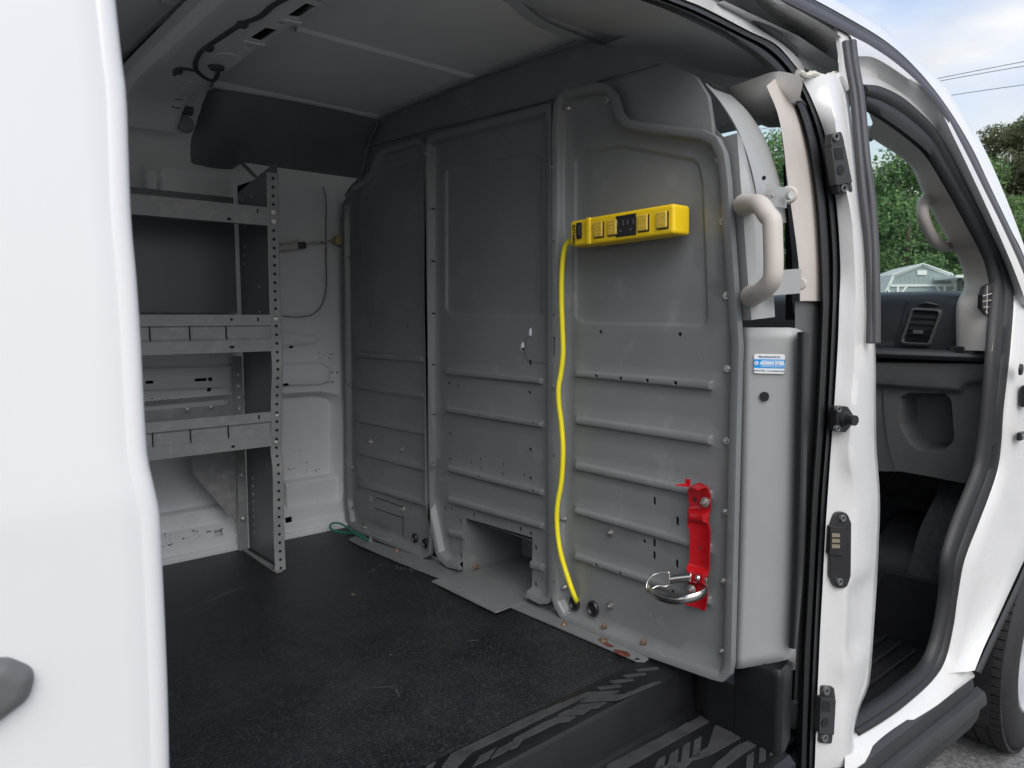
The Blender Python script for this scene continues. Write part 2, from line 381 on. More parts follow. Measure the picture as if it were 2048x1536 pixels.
# front wall of the well: a hollow moulded box with rounded edges that stands above the step
def boxwall(name, poly, levels):
    top = rpoly(*poly); c = top.mean(0); wl = [[(p[0]*(1-i)+c[0]*i, p[1]*(1-i)+c[1]*i, z) for p in top] for z, i in levels]
    b_ = MB().grid(wl, True); k = len(b_.v)-len(top); b_.f.append(tuple(range(k, k+len(top)))); return b_.build(name, 'step', van, True, 40)
boxwall('step_end_wall', ([(.10,.852),(.044,.846),(.024,.800),(.024,.70),(.055,.70),(.10,.70)], [0,.02,.03,.0,.0,0]), ((STEPZ-.003,0),(-.04,0),(-.004,.0),(.0025,.03)))
boxwall('step_end_riser', ([(.10,.745),(.022,.742),(.020,.638),(.055,.646),(.10,.66)], [0,.012,.014,.02,0]), ((STEPZ-.003,0),(.048,0),(.060,.04),(.067,.12),(.069,.25)))
# raised tread blocks: each a low prism with fine grooves cut across it
def tread(px, z, parent, ridges=True):
    P = [T(a, b, Z=z) for a, b in px]; mb = MB(); mb.prism(P, (0,0,.0022))
    # fine ribs along X
    y0 = min(p[1] for p in P); y1 = max(p[1] for p in P)
    Q = np.array([(p[0], p[1]) for p in P])
    y = y0+.0016
    while y < y1-.001:
        xsx = []
        for a, b in zip(Q, np.roll(Q, -1, 0)):
            if (a[1]-y)*(b[1]-y) < 0: xsx.append(a[0]+(b[0]-a[0])*(y-a[1])/(b[1]-a[1]))
        xsx.sort()
        for a, b in zip(xsx[::2], xsx[1::2]):
            if b-a > .003: mb.box(((a+b)/2, y, z+.0026), (b-a-.001, .0016, .0014))
        y += .0034
    return mb.build('tread', 'tread', parent, False)
def zq(l): return [(800+a*.43945, 1250+b*.43945) for a, b in l]     # from a 2048x651 enlargement of the sill
zs = .0036
for q in ([(1070,207),(1168,195),(1178,201),(1085,212)],[(1012,233),(1110,222),(1120,228),(1028,240)],[(953,260),(1055,248),(1065,254),(970,268)],[(893,288),(998,276),(1008,283),(910,296)],
          [(820,352),(860,330),(1020,320),(1150,265),(1190,262),(1010,338),(985,345)],
          [(785,386),(815,368),(940,356),(905,380)],[(718,415),(755,392),(868,385),(835,408)],[(655,447),(720,423),(800,420),(770,440),(722,446),(560,525),(535,558),(495,572),(520,520)],
          [(850,312),(1000,303),(960,322),(838,332),(560,470),(330,580),(260,651),(190,651),(235,590),(560,430)],
          [(415,612),(450,565),(520,535),(485,578)],[(330,650),(365,600),(440,560),(400,615)],[(140,636),(165,625),(150,648),(120,651)]):
    tread(zq(q), zs, sw)
zt = STEPZ+.0004
for q in ([(945,640),(1370,418),(1418,436),(1035,651),(940,651)],[(1430,470),(1450,452),(1600,488),(1420,590),(1370,608),(1330,618),(1300,651),(1180,651),(1290,628),(1400,560)],
          [(1525,560),(1660,492),(1690,512),(1600,565),(1560,590),(1480,651),(1420,651)],
          [(1330,615),(1338,530),(1372,510),(1362,600)],[(1275,640),(1288,556),(1322,538),(1312,622)],[(1215,651),(1230,590),(1268,566),(1258,651)],[(1160,651),(1175,618),(1210,600),(1200,651)],
          [(1575,651),(1578,600),(1612,578),(1606,651)],[(1632,630),(1636,565),(1668,548),(1662,618)],[(1682,598),(1686,540),(1714,525),(1708,585)],[(1728,560),(1732,524),(1756,516),(1750,550)]):
    tread(zq(q), zt, sw)

# --- driver side wall: pressed inner panel
YW = 2.245
def fw(u, v, h): return (u, YW-h-.05*max(0, v-.75)**2, v)
def xz(pts): 
    out = []
    for a, b in pts: p = T(a, b, Y=YW); out.append((p[0], p[2]))
    return out
out = rpoly([(-2.5,-.02),(.25,-.02),(.25,1.34),(-2.5,1.34)], 0)
r1 = rpoly(xz([(470,792),(640,782),(687,790),(687,1006),(640,1012),(480,1040)]), [.02,.02,.055,.06,.02,.02])
r2 = rpoly(xz([(180,812),(462,788),(482,800),(470,1040),(440,1055),(150,1105)]), [.05,.03,.03,.06,.05,.05])
g1 = rpoly(xz([(200,320),(628,342),(650,365),(657,590),(640,625),(560,633),(200,630)]), [.03,.03,.06,.05,.05,.02,.03])
b1 = rpoly(xz([(200,640),(560,655),(640,668),(640,690),(560,700),(200,700)]), .02)
b2 = rpoly(xz([(120,737),(640,722),(660,735),(660,765),(640,772),(120,790)]), .012)
arch = rpoly(xz([(282,420),(282,318),(295,303),(312,305),(325,320),(325,430)]), [.0,.02,.02,.02,.02,.0])
arch2 = rpoly(xz([(289,418),(290,325),(300,312),(310,314),(318,326),(318,424)]), [.0,.012,.012,.012,.012,.0])
up = rpoly(xz([(230,278),(352,290),(352,302),(230,290)]), .006)
feats = [(r1,-.055,.022),(r2,-.055,.022),(g1,.004,.006),(b1,.010,.018),(b2,.012,.010),(arch,-.020,.010),(arch2,.014,.006),(up,.006,.006)]
hs = []
for (x, y, w, h) in ((582,694,.016,.008),(664,745,.007,.007),(675,745,.007,.007),(665,764,.007,.007),(569,769,.02,.009),(399,759,.036,.009),(418,758,.013,.013),(418,779,.013,.013),(297,764,.022,.009)):
    p = T(x, y, Y=YW); hs.append(slot((p[0], p[2]), w, h))
for (x, y) in ((437,1068),(577,1042)):
    p = T(x, y, Y=YW); hs.append(rpoly([(p[0]-.012,p[2]+.013),(p[0]+.012,p[2]+.013),(p[0]+.012,p[2]-.010),(p[0]+.006,p[2]-.014),(p[0]-.009,p[2]-.014)], .002))
wall = pressed('side_wall', out, feats, hs, fw, 'inner', van, .06, 0, .004)
MB().box((-1.1, 2.325, .55), (3.2, .02, 1.7)).build('outer_skin', 'white', van, False)
MB().box((-1.1, 2.31, .40), (2.9, .004, .95)).build('cavity_shade_sheet', 'hole', van, False)  # near-black sheet added behind the wall openings to stand in for shade
# ridge inside the recesses and the sill ledge along the floor
for (a, b, c, d) in ((565,970,684,946),(200,1050,480,1008)):
    p = T(a, b, Y=YW+.05); q = T(c, d, Y=YW+.05); z = (p[2]+q[2])/2
    MB().prism([(p[0],YW+.056,z-.10),(p[0],YW+.018,z-.10),(p[0],YW+.020,z-.005),(p[0],YW+.028,z+.004),(p[0],YW+.056,z+.01)], (q[0]-p[0],0,0)).build('recess_ridge', 'inner', wall, True, 30)
MB().prism([(-2.5,YW-.002,-.01),(-2.5,YW-.028,-.01),(-2.5,YW-.028,.008),(-2.5,YW-.024,.013),(-2.5,YW-.012,.017),(-2.5,YW-.010,.040),(-2.5,YW-.002,.046)], (2.49,0,0)).build('wall_ledge', 'inner', wall, True, 30)
for (x, y) in ((383,1040),(634,1003)):
    p = T(x, y, Y=YW+.02); mb = MB(); mb.disc(p, (0,-1,0), .015, .003, 18, .012); mb.disc(p+[0,-.003,0], (0,-1,0), .006, .001, 10); mb.build('weld_boss', 'inner', wall, True, 30)
# chipped paint
for (x, y, k, sx, sz) in ((500+150,712,10,.05,.025),(380,1068,16,.10,.02),(345,1090,12,.06,.03),(640,868,0,0,0),(600,930,9,.05,.04),(632,958,10,.05,.05),(620,1042,7,.05,.015),(380,768,9,.1,.012),(300,800,8,.08,.006),(330,1085,8,.06,.05)):
    c = T(x, y, Y=YW); yo = -.0006 if not (920 < y < 1000) else .0545
    if 920 < y < 1000: c = T(x, y, Y=YW+.055)
    for _ in range(k):
        p = np.array([c[0]+random.gauss(0, sx/2), 0, c[2]+random.gauss(0, sz/2)]); 
        n = random.randint(5, 7); rr = random.uniform(.001, .004)
        pl = [(p[0]+rr*random.uniform(.5,1.6)*math.cos(2*math.pi*j/n), fw(0,p[2],0)[1]+yo-(.012 if 722 < y < 775 else 0), p[2]+rr*random.uniform(.3,.8)*math.sin(2*math.pi*j/n)) for j in range(n)]
        if not (722 < y < 775): MB().prism(pl, (0,-.0003,0)).build('paint_chip', 'chip', wall, False)

# --- dark moulded trim above the driver side wall
xsT = np.linspace(-.50, .16, 24)
def trim_row(y, z, e=0):
    return [(x - e*0, y + .03*max(0, (-.36-x)/.14)**2, z + (.0 if x > -.42 else 0)) for x in xsT]
bot = cr_spline([T(*q, Y=2.20) for q in ((362,308),(390,322),(430,332),(470,334),(486,322),(560,332),(640,343),(712,353),(800,362))], 40)
top_ = cr_spline([T(a, b, Z=1.322) for a, b in ((392,196),(410,185),(440,180),(520,192),(600,207),(680,223),(740,236),(860,258))], 40)
rows = []
for t in np.linspace(0, 1, 9):
    r = top_*(1-t)+bot*t; bulge = math.sin(math.pi*t); r = r.copy(); r[:,1] -= .020*bulge; r[:,2] -= .025*bulge*(1-t); k_ = np.clip(1-np.arange(40)/5, 0, 1)**2; r[:,1] += .05*k_; r[:,2] += .012*k_*(.5-t); rows.append(r)
bt_ = bot.copy(); bt_[:,1] += .05*k_; rows.append(bt_+[0,.008,-.004]); rows.append(bt_+[0,.035,.004])
MB().grid(rows).build('overhead_trim', 'dark_trim', van, True, 60)
mb = MB(); c = T(371, 249, Y=2.085); mb.disc(c, (-.25,-1,-.1), .022, .012, 22, .020); mb.disc(c+[-.003,-.012,-.001], (-.25,-1,-.1), .014, .002, 20)
mb.build('trim_plug', 'dark_trim', van, True, 30)

# --- roof skin with beads, and the bow across it
ry = np.linspace(0, 1, 26); rp = []
for y in np.linspace(.98, 2.30, 34):
    z = 1.335
    if y < 1.10: z = 1.335-.0*(1.10-y)
    if y > 2.02: z = 1.335-.28*min(1, ((y-2.02)/.26))**1.8
    if 1.97 < y < 2.02: z = 1.335
    rp.append([(x, y, z) for x in np.linspace(-2.5, .10, 12)])
MB().grid(rp).build('roof_panel', 'inner_roof', van, True, 30)
def bead(px, w, h, z=1.335):
    a = T(*px[0], Z=z); b = T(*px[1], Z=z); y = (a[1]+b[1])/2; n = 9
    rows = [[(x, y+w*(t-.5), z-h*math.sin(math.pi*t)) for t in np.linspace(0, 1, n)] for x in np.linspace(a[0], b[0], 6)]
    return MB().grid(rows).build('roof_bead', 'inner_roof', van, True, 60)
bead([(585,60),(960,152)], .022, .007); bead([(320,-2),(385,12)], .03, .008)
for px in ([(420,168),(760,232)],): bead(px, .05, .012)
# bow: hat section following the roof and turning down the wall
XB0, XB1 = -.675, -.545
path = [(.95,1.300),(1.2,1.302),(1.6,1.302),(1.9,1.300),(2.01,1.287),(2.07,1.262),(2.115,1.225)]
ps = cr_spline([(0,y,z) for y, z in path], 60)[:,1:]
arc = np.r_[0, np.cumsum(np.linalg.norm(np.diff(ps, axis=0), axis=1))]
def bow(u, v, h):          # u along X, v along the arc, h towards the inside
    y = np.interp(v, arc, ps[:,0]); z = np.interp(v, arc, ps[:,1]); k = min(np.searchsorted(arc, v), len(ps)-1); k = max(k, 1)
    d = ps[k]-ps[k-1]; d /= np.linalg.norm(d); nn = np.array([-d[1], d[0]]);
    if nn[1] > 0: nn = -nn
    return (u, y+nn[0]*h, z+nn[1]*h)
def bowuv(x, y): p = T(x, y, Z=1.2785); return (p[0], np.interp(p[1], ps[:,0], arc))
oB = [(XB0-.05,0),(XB1+.02,0),(XB1+.02,arc[-1]),(XB0-.05,arc[-1])]
fb = rpoly([(XB0-.03,-.05),(XB1,-.05),(XB1,arc[-1]+.05),(XB0-.03,arc[-1]+.05)], 0)
hb = [rpoly([bowuv(*q) for q in ((572,33),(612,6),(634,12),(598,36))], .004), rpoly([bowuv(*q) for q in ((498,77),(531,55),(556,60),(522,83))], .004)]
for (x, y) in ((562,47),(486,98),(496,92),(472,107),(640,3)): hb.append(slot(bowuv(x, y), .017, .010))
for (x, y) in ((390,157),(386,163),(368,172),(366,185),(357,191),(350,199)): hb.append(slot(bowuv(x, y), .024, .010))
hb = [h for h in hb if h[:,0].max() < XB1+.015]
pressed('roof_bow', oB, [(fb,.024,.012)], hb, bow, 'inner', van, .035, .0, .003)
MB().grid([[bow(XB0-.045, v, -.012) for v in np.linspace(0, arc[-1], 40)], [bow(XB1+.015, v, -.012) for v in np.linspace(0, arc[-1], 40)]]).build('bow_shade_sheet', 'hole', van)  # dark sheet behind the bow slots, its colour replacing the shade inside
# stamped recess lines and embossed oval beside the bow
for pts in ([(250,165),(300,120),(338,92),(360,78),(430,25)],[(278,175),(310,148),(335,142),(338,110)],): tube('stamped_line', [T(a, b, Z=1.318) for a, b in pts], .003, 'inner', van, 6)
loft('inner_rail', [[T(x, y, Z=1.31) for x, y in ((180,150),(250,90),(340,20),(380,-20))], [T(x, y, Z=1.325)+[0,.02,0] for x, y in ((200,190),(285,120),(380,40),(430,0))]], 'inner', van, 24)
# wall cap above the arches, with a bushing
p = T(282, 240, Y=2.20); mb = MB(); mb.disc(p, (0,-1,0), .0105, .008, 18, .0085); mb.build('bushing', 'tape', van, True, 30); mb = MB(); mb.disc(p+[0,-.0085,0], (0,-1,0), .005, .0008, 14); mb.build('bushing_bore', 'hole', van)
for pts in ([(487,82),(531,90)],[(560,38),(604,46)]): tube('stamped_line', [T(a, b, Z=1.277) for a, b in pts], .0025, 'inner', van, 6, 6)
tube('stamped_line', [T(a, b, Z=1.278) for a, b in ((424,118),(432,109),(446,106),(466,108),(480,113),(478,122),(462,132),(444,133),(430,128),(424,118))], .0018, 'inner', van, 6, 40)
# harness along the bow
def H(l, z=1.278): return [T(a, b, Z=z) for a, b in l]
har = tube('wire_harness', H([(700,-60),(563,0),(520,32),(485,46),(440,75),(415,92),(400,105),(391,125),(393,140),(408,153),(425,160),(434,152),(436,142)]), .0055, 'harness', van)
tube('branch_wire', H([(392,140),(372,136),(356,136),(349,148)]), .005, 'harness', har)
for q in ((485,46),(417,94),(356,140)): mb = MB(); mb.box(H([q])[0], (.02,.022,.018)); bevel(mb.build('tape_wrap', 'harness', har, False), .006)
tube('main_loom', [T(a, b, Y=2.065) for a, b in ((180,150),(235,178),(262,195),(300,208),(340,215),(372,219),(384,221))], .014, 'harness', har)
for q in ((322,206),(366,212)): mb = MB(); mb.box(T(*q, Y=2.06), (.016,.02,.018)); bevel(mb.build('loom_clip', 'harness', har, False), .004)
tube('branch_wire', [T(a, b, Z=1.285) for a, b in ((270,192),(300,178),(320,168),(345,158))], .004, 'harness', har)
mb = MB(); mb.disc(T(433, 134, Z=1.276), (0,0,-1), .018, .006, 20, .015); mb.build('grommet', 'harness', har, True, 30)

# --- passenger side header above the door opening
sI = [T(a, b, Y=side(.098)) for a, b in ((1180,-40),(1270,-4),(1345,24),(1440,70),(1505,110),(1540,138),(1562,160))]
sI = [sI[0]+np.array([k, .0, -.004*abs(k)]) for k in (-2.2,-1.5,-.9,-.4,-.15)]+sI
hrow = []
for t, sag in ((-.03,.0),(0,.0),(.08,-.004),(.3,-.008),(.55,-.006),(.8,.004),(.93,.006),(1,.0)):
    hrow.append(cr_spline([p*(1-t)+np.array([p[0]*.85+.02, 1.165, 1.338])*t+np.array([0,0,sag]) for p in sI], 70))
MB().grid(hrow).build('header_trim', 'headliner', van, True, 60)
loft('roof_edge_moulding', [[T(a, b, Z=1.330) for a, b in ((985,-40),(1010,0),(1060,45),(1110,68),(1162,87))], [T(a, b, Z=1.322)+[.0,-.015,0] for a, b in ((1000,-40),(1024,0),(1072,42),(1120,64),(1175,86))]], 'headliner', van, 20)

# --- outer roof, cab shell, rear end left open to let light into the interior
MB().box((-1.1, 1.47, 1.375), (3.3, 1.35, .02)).build('roof_skin', 'white', van, False)
MB().grid([[(-2.6,.60,-.3),(-1.32,.60,-.3)],[(-2.6,.60,.45),(-1.32,.60,.45)],[(-2.6,.72,1.23),(-1.32,.72,1.23)],[(-2.6,.85,1.37),(-1.32,.85,1.37)]]).build('rear_quarter', 'white', van, True, 60)
MB().box((-1.3, 1.45, -.28), (2.6, 1.6, .02)).build('underfloor', 'black', van, False)

# --- sliding door: outer skin, slid back along the side
def ydoor(z):
    return .515 + (.075*(z-.60) if z > .60 else .0) + (.10*max(0, z-.85)**2) + .02*max(0, .35-z)
edge_px = [(236,-60),(240,0),(253,120),(262,200),(270,420),(282,560),(290,680),(296,800),(303,910),(312,955),(322,1000),(328,1030),(333,1120),(339,1250),(344,1380),(346,1460),(348,1560)]
ed = cr_spline([T(a, b, Y=lambda p: ydoor(p[2])) for a, b in edge_px], 60)
rows = []
for e in ed:
    z = e[2]; soft = 1
    zz = z
    row = []
    for dx, dy in ((-1.3,0),(-.6,0),(-.35,0),(-.2,0),(-.1,0),(-.03,0),(-.0170,0),(-.0150,.0008),(-.0135,.0008),(-.0115,.0),(-.006,.0014),(-.002,.0048),(0,.010),(-.002,.030),(-.02,.032)):
        row.append((e[0]+dx, ydoor(z)+dy, z))
    rows.append(row)
zlo = rows[-1][0][2]
if zlo > -.3:
    rows.append([(p[0], p[1]+.01, -.25) for p in rows[-1]])
sdoor = MB().grid(rows).build('sliding_door', 'white', van, True, 60)
# door skin seam line, handle cup and paddle
c = T(0, 1376, Y=.515); hm = MB()
hcup = rpoly([(c[0]-.13,c[2]+.019),(c[0]+.004,c[2]+.019),(c[0]+.019,c[2]+.006),(c[0]+.014,c[2]-.010),(c[0]-.008,c[2]-.022),(c[0]-.13,c[2]-.034)], [.01,.014,.012,.014,.02,.01], 10)
hrows = [[(p[0], c[1]-.002-d, p[1]) for p in inset(hcup, i)] for d, i in ((-.002,0),(.004,.001),(.008,.005),(.0085,.010))]
mbh = MB().grid(hrows, True); k = len(mbh.v)-len(hcup); mbh.f.append(tuple(range(k, k+len(hcup))))
mbh.build('door_handle', 'dash_grey', sdoor, True, 40)

# --- door-opening seal, B pillar, track channel
Opx = [(1290,-40),(1362,0),(1410,20),(1499,65),(1554,92),(1595,137),(1625,191),(1646,246),(1660,308),(1671,400),(1679,495),(1679,560),(1677,634),(1667,839),(1655,993),(1644,1174),(1638,1314),(1631,1454),(1628,1580)]
Ipx = [(1180,-40),(1270,-4),(1345,24),(1440,70),(1505,110),(1552,152),(1586,212),(1606,272),(1619,340),(1629,420),(1634,510),(1637,580),(1637,640),(1628,839),(1618,993),(1610,1174),(1602,1314),(1598,1454),(1594,1580)]
def Pc(px, y): return [T(a, b, Y=side(y)) for a, b in px]
def mixpx(A, B, t): return [(a[0]*(1-t)+b[0]*t, a[1]*(1-t)+b[1]*t) for a, b in zip(A, B)]
crv = []
for t, dy in ((0,.030),(.02,.014),(.16,.006),(.30,.004),(.38,.010),(.42,.022),(.46,.012),(.60,.006),(.78,.010),(.90,.024),(1.0,.05),(1.12,.07)):
    crv.append(Pc(mixpx(Opx, Ipx, t), .045+dy))
loft('door_seal', crv, 'seal', van, 90, 0, 80)
# rubber-covered return inside the seal
loft('seal_return', [[T(a, b, Y=.70) for a, b in ((1630,610),(1630,640),(1626,740),(1622,839),(1610,1000),(1600,1174),(1592,1314),(1588,1400))],
                     [T(a, b, Y=.73) for a, b in ((1592,610),(1590,640),(1590,740),(1590,839),(1580,1000),(1575,1174),(1570,1314),(1566,1400))]], 'seal', van, 30)
# white pillar face
Ppx = [(1686,143),(1702,225),(1714,315),(1724,432),(1732,511),(1733,600),(1750,686),(1752,805),(1753,890),(1760,1000),(1757,1100),(1753,1180),(1748,1252),(1739,1363),(1719,1417),(1708,1470),(1716,1520),(1728,1580)]
Cpx = [(1668,150),(1672,225),(1682,315),(1706,432),(1712,511),(1716,600),(1714,686),(1712,770),(1706,830),(1704,920),(1716,980),(1712,1080),(1698,1170),(1696,1260),(1693,1330),(1700,1380),(1694,1450),(1690,1580)]
Lpx = [(1594,143),(1620,190),(1648,262),(1664,340),(1676,440),(1681,540),(1679,600),(1676,686),(1669,805),(1662,900),(1656,985),(1650,1080),(1645,1180),(1641,1252),(1636,1363),(1634,1417),(1632,1470),(1628,1580)]
def pc3(px, off): return cr_spline([T(a, b, Y=side(off)) for a, b in px], 90)
a0, a1, a2 = pc3(Lpx, .048), pc3(Cpx, .016), pc3(Ppx, .030)
w = []
for t in np.linspace(0, .8, 5): w.append(a0*(1-t)+a1*t+np.array([0,.002*math.sin(math.pi*t/.8),0]))
for t in np.linspace(0, 1, 7)[0:]: w.append((a0*.12+a1*.88)*(1-t)+a2*t-np.array([0,.006*math.sin(math.pi*t),0]))
zt_a, zt_b = T(1720,1172,Y=.61)[2], T(1720,1312,Y=.61)[2]
for k_, t in enumerate(np.linspace(0, 1, 7)):
    f_ = lambda z: 1/(1+np.exp(-np.clip((zt_a-z)/.004, -40, 40)))*1/(1+np.exp(-np.clip((z-zt_b)/.004, -40, 40)))
    w[5+k_] = w[5+k_]+np.stack([0*a2[:,2], .011*math.sin(math.pi*min(1, t*1.15))**.6*f_(w[5+k_][:,2]), 0*a2[:,2]], 1) if 0 < t < .85 else w[5+k_]
w.append(a2+[.012,.012,0]); w.append(a2+[.016,.06,0]); w.append(a2+[.0,.16,0])
pillar = MB().grid(w).build('door_pillar', 'jamb', van, True, 60)
# sealant bead at the top of the pillar
sb = [T(a, b, Y=side(.035)) for a, b in ((1596,144),(1612,152),(1625,148),(1645,155),(1660,151),(1680,146))]
MB().tube(cr_spline(sb, 40), [.005+.0025*random.random() for _ in range(40)], 8).build('sealant_bead', 'sealant', pillar)
# header channel for the upper track
def hc(px, off): return cr_spline([T(a, b, Y=side(off)) for a, b in px], 40)
A = hc([(1290,-40),(1362,-4),(1410,16),(1499,62),(1554,90),(1598,140)], .055)
B_ = hc([(1350,-60),(1432,-4),(1500,40),(1560,84),(1598,118),(1612,146)], .10)
Cc = hc([(1420,-60),(1470,0),(1520,36),(1575,80),(1598,100),(1625,146)], .17)
D = hc([(1450,-60),(1500,-8),(1545,30),(1590,66),(1618,90),(1655,150)], .16)
E_ = hc([(1500,-60),(1555,-4),(1600,22),(1640,44),(1662,58),(1684,75)], .004)
header = MB().grid([A, A*.5+B_*.5+[0,-.006,0], B_, B_+[0,.012,.0], Cc, Cc*.5+D*.5, D, D*.4+E_*.6+[0,.03,0], E_+[0,.012,0], E_]).build('track_channel', 'jamb', van, True, 30)
tk = MB().tube(hc([(1390,-60),(1440,-12),(1500,32),(1560,75),(1592,100)], .070), .006, 8).build('track_rail', 'strip', header)
# grey sheet in the front track pocket: shade on white put into its colour
pk = [T(a, b, Y=side(.10)) for a, b in ((1590,72),(1664,56),(1676,100),(1676,142),(1630,148),(1600,130))]
MB().prism(pk, (0,.002,0)).build('track_pocket_shade', 'headliner', header, False)
# --- rain gutter, roof edge and front door frame, from outside in
C0 = [(1560,-62),(1671,0),(1765,51),(1824,113),(1882,164),(1921,219),(1960,281),(2000,367),(2046,485),(2090,620)]
C1 = [(1545,-45),(1681,27),(1777,86),(1843,148),(1898,219),(1945,297),(1980,371),(2023,461),(2048,512),(2098,650)]
C2 = [(1530,-20),(1679,55),(1765,105),(1824,152),(1882,215),(1929,297),(1968,375),(2007,453),(2046,539),(2092,670)]
C3 = [(1722,200),(1726,172),(1765,176),(1812,201),(1867,254),(1906,324),(1945,402),(1988,480),(2015,530),(2024,586),(2018,682),(2013,724),(2009,780),(2002,850),(1992,939),(1956,1037),(1925,1118),(1911,1189),(1902,1252),(1885,1319),(1858,1363),(1804,1412),(1760,1444),(1715,1468)]
C4 = [(1725,240),(1730,214),(1765,234),(1816,270),(1859,309),(1898,371),(1937,441),(1972,508),(1987,560),(1988,600),(1983,646),(1979,700),(1974,780),(1966,870),(1954,939),(1934,997),(1902,1064),(1889,1127),(1893,1189),(1884,1252),(1868,1300),(1842,1334),(1793,1372),(1745,1400),(1712,1420)]
c0 = pc3(C0, .03); c1 = pc3(C1, .012); c2 = pc3(C2, .0)
MB().grid([c0+[0,.12,.02], c0+[0,.03,.006], c0, c0*.5+c1*.5-[0,.004,0], c1, c1+[0,.03,-.004]]).build('roof_edge', 'white', van, True, 60)
MB().grid([c1+[0,.012,0], c1*.85+c2*.15-[0,.001,0], c1*.6+c2*.4+[0,.006,0], c1*.5+c2*.5-[0,.004,0], c1*.15+c2*.85-[0,.002,0], c2+[0,.004,0]]).build('gutter_seal', 'strip', van, True, 60)
C3u = [(1688,75),(1735,118),(1790,160),(1842,210),(1888,282),(1930,365),(1970,440),(2010,520),(2024,586)]   # frame between gutter and seal
ST = [((1700,70),(1712,112),(1724,168),(1728,213),(1738,262)),((1765,105),(1752,117),(1765,174),(1765,234),(1762,278)),((1824,152),(1812,155),(1814,201),(1816,270),(1800,303)),
      ((1882,215),(1867,198),(1867,254),(1859,309),(1830,332)),((1929,297),(1912,284),(1906,324),(1898,371),(1848,371)),((1968,375),(1950,364),(1945,402),(1937,441),(1878,432)),
      ((2007,453),(1988,446),(1986,480),(1972,508),(1914,496)),((2046,539),(2026,534),(2012,530),(1984,547),(1933,539)),((2075,620),(2055,612),(2024,590),(1989,590),(1936,575))]
def stn(k, off, S_=ST, n=60): return cr_idx([T(*q[k], Y=side(off)) for q in S_], n)
cu0, cu1, cu2 = stn(0, .004), stn(1, .006), stn(2, .040)
MB().grid([cu0+[0,.012,0], cu0, cu0*.5+cu1*.5-[0,.003,0], cu1, cu1*.85+cu2*.15+[0,.008,0], cu1*.4+cu2*.6+[0,.012,0], cu2]).build('windscreen_pillar', 'jamb', van, True, 50)
SE = [(q[2], q[3]) for q in ST]+[((2019,682),(1981,690)),((2012,747),(1976,760)),((2004,813),(1970,830)),((1999,891),(1963,890)),((1992,939),(1954,939)),((1976,990),(1934,990)),((1955,1045),(1910,1050)),((1926,1118),(1890,1118)),
      ((1911,1189),(1886,1189)),((1902,1252),(1876,1252)),((1886,1319),(1861,1305)),((1858,1363),(1838,1340)),((1804,1412),(1788,1382)),((1760,1444),(1742,1412)),((1712,1472),(1700,1440))]
s3, s4 = stn(0, .036, SE, 140), stn(1, .050, SE, 140)
MB().grid([s3+[0,.03,0], s3, s3*.85+s4*.15-[0,.010,0], s3*.65+s4*.35-[0,.012,0], s3*.5+s4*.5-[0,.002,0], s3*.4+s4*.6-[0,.008,0], s3*.2+s4*.8-[0,.006,0], s4, s4+[0,.012,0]]).build('front_door_seal', 'seal', van, True, 70)
MB().prism([T(a, b, Y=side(.010)) for a, b in ((1674,52),(1690,60),(1712,90),(1716,175),(1700,180),(1686,152),(1684,110),(1679,80))], (0,.008,0)).build('pillar_head', 'jamb', van, False)
# weather strips on the rear edge of the front door opening
tube('weather_strip', [T(a, b, Y=side(.006)) for a, b in ((1691,86),(1697,130),(1708,195),(1717,293),(1726,391),(1737,488),(1742,600),(1741,686))], .0085, 'strip', pillar, 12)
tube('weather_strip', [T(a, b, Y=side(-.002)) for a, b in ((1704,85),(1709,130),(1720,195),(1731,312),(1741,391),(1748,488),(1751,600),(1751,686))], .0095, 'strip', pillar, 12)
# front hinge pillar and fender
fl = cr_spline([T(a, b, Y=side(.036)) for a, b in ((2024,590),(2018,682),(2013,724),(2009,780),(2002,850),(1992,939),(1956,1037),(1925,1118),(1911,1189),(1902,1252),(1888,1319),(1876,1345))], 60)
fr_px = [(2140,620),(2140,700),(2140,760),(2140,830),(2130,900),(2120,960),(2095,1040),(2060,1098),(2030,1160),(2000,1225),(1968,1290),(1950,1338)]
fm_px = [(2060,600),(2060,682),(2056,724),(2052,780),(2046,850),(2040,939),(2010,1037),(1990,1100),(1975,1170),(1955,1240),(1930,1310),(1912,1345)]
fm = pc3(fm_px, .012)[::1]; fm = cr_spline([T(a, b, Y=side(.012)) for a, b in fm_px], 60); fr = cr_spline([T(a, b, Y=side(-.012)) for a, b in fr_px], 60)
MB().grid([fl+[0,.02,0], fl, fl*.8+fm*.2-[0,.006,0], fl*.5+fm*.5-[0,.006,0], fm, fm*.5+fr*.5-[0,.006,0], fr*.85+fm*.15-[0,.006,0], fr, fr+[.006,.03,0]]).build('fender', 'jamb', van, True, 60)
ar = cr_spline([T(a, b, Y=side(-.010)) for a, b in ((2130,960),(2095,1040),(2062,1100),(2034,1165),(2004,1228),(1974,1292),(1951,1342))], 40)
MB().grid([ar+[.0,.0,0], ar+[.008,-.006,-.004], ar+[.030,-.004,-.016], ar+[.034,.03,-.018]]).build('wheel_arch_trim', 'clad', van, True, 40)
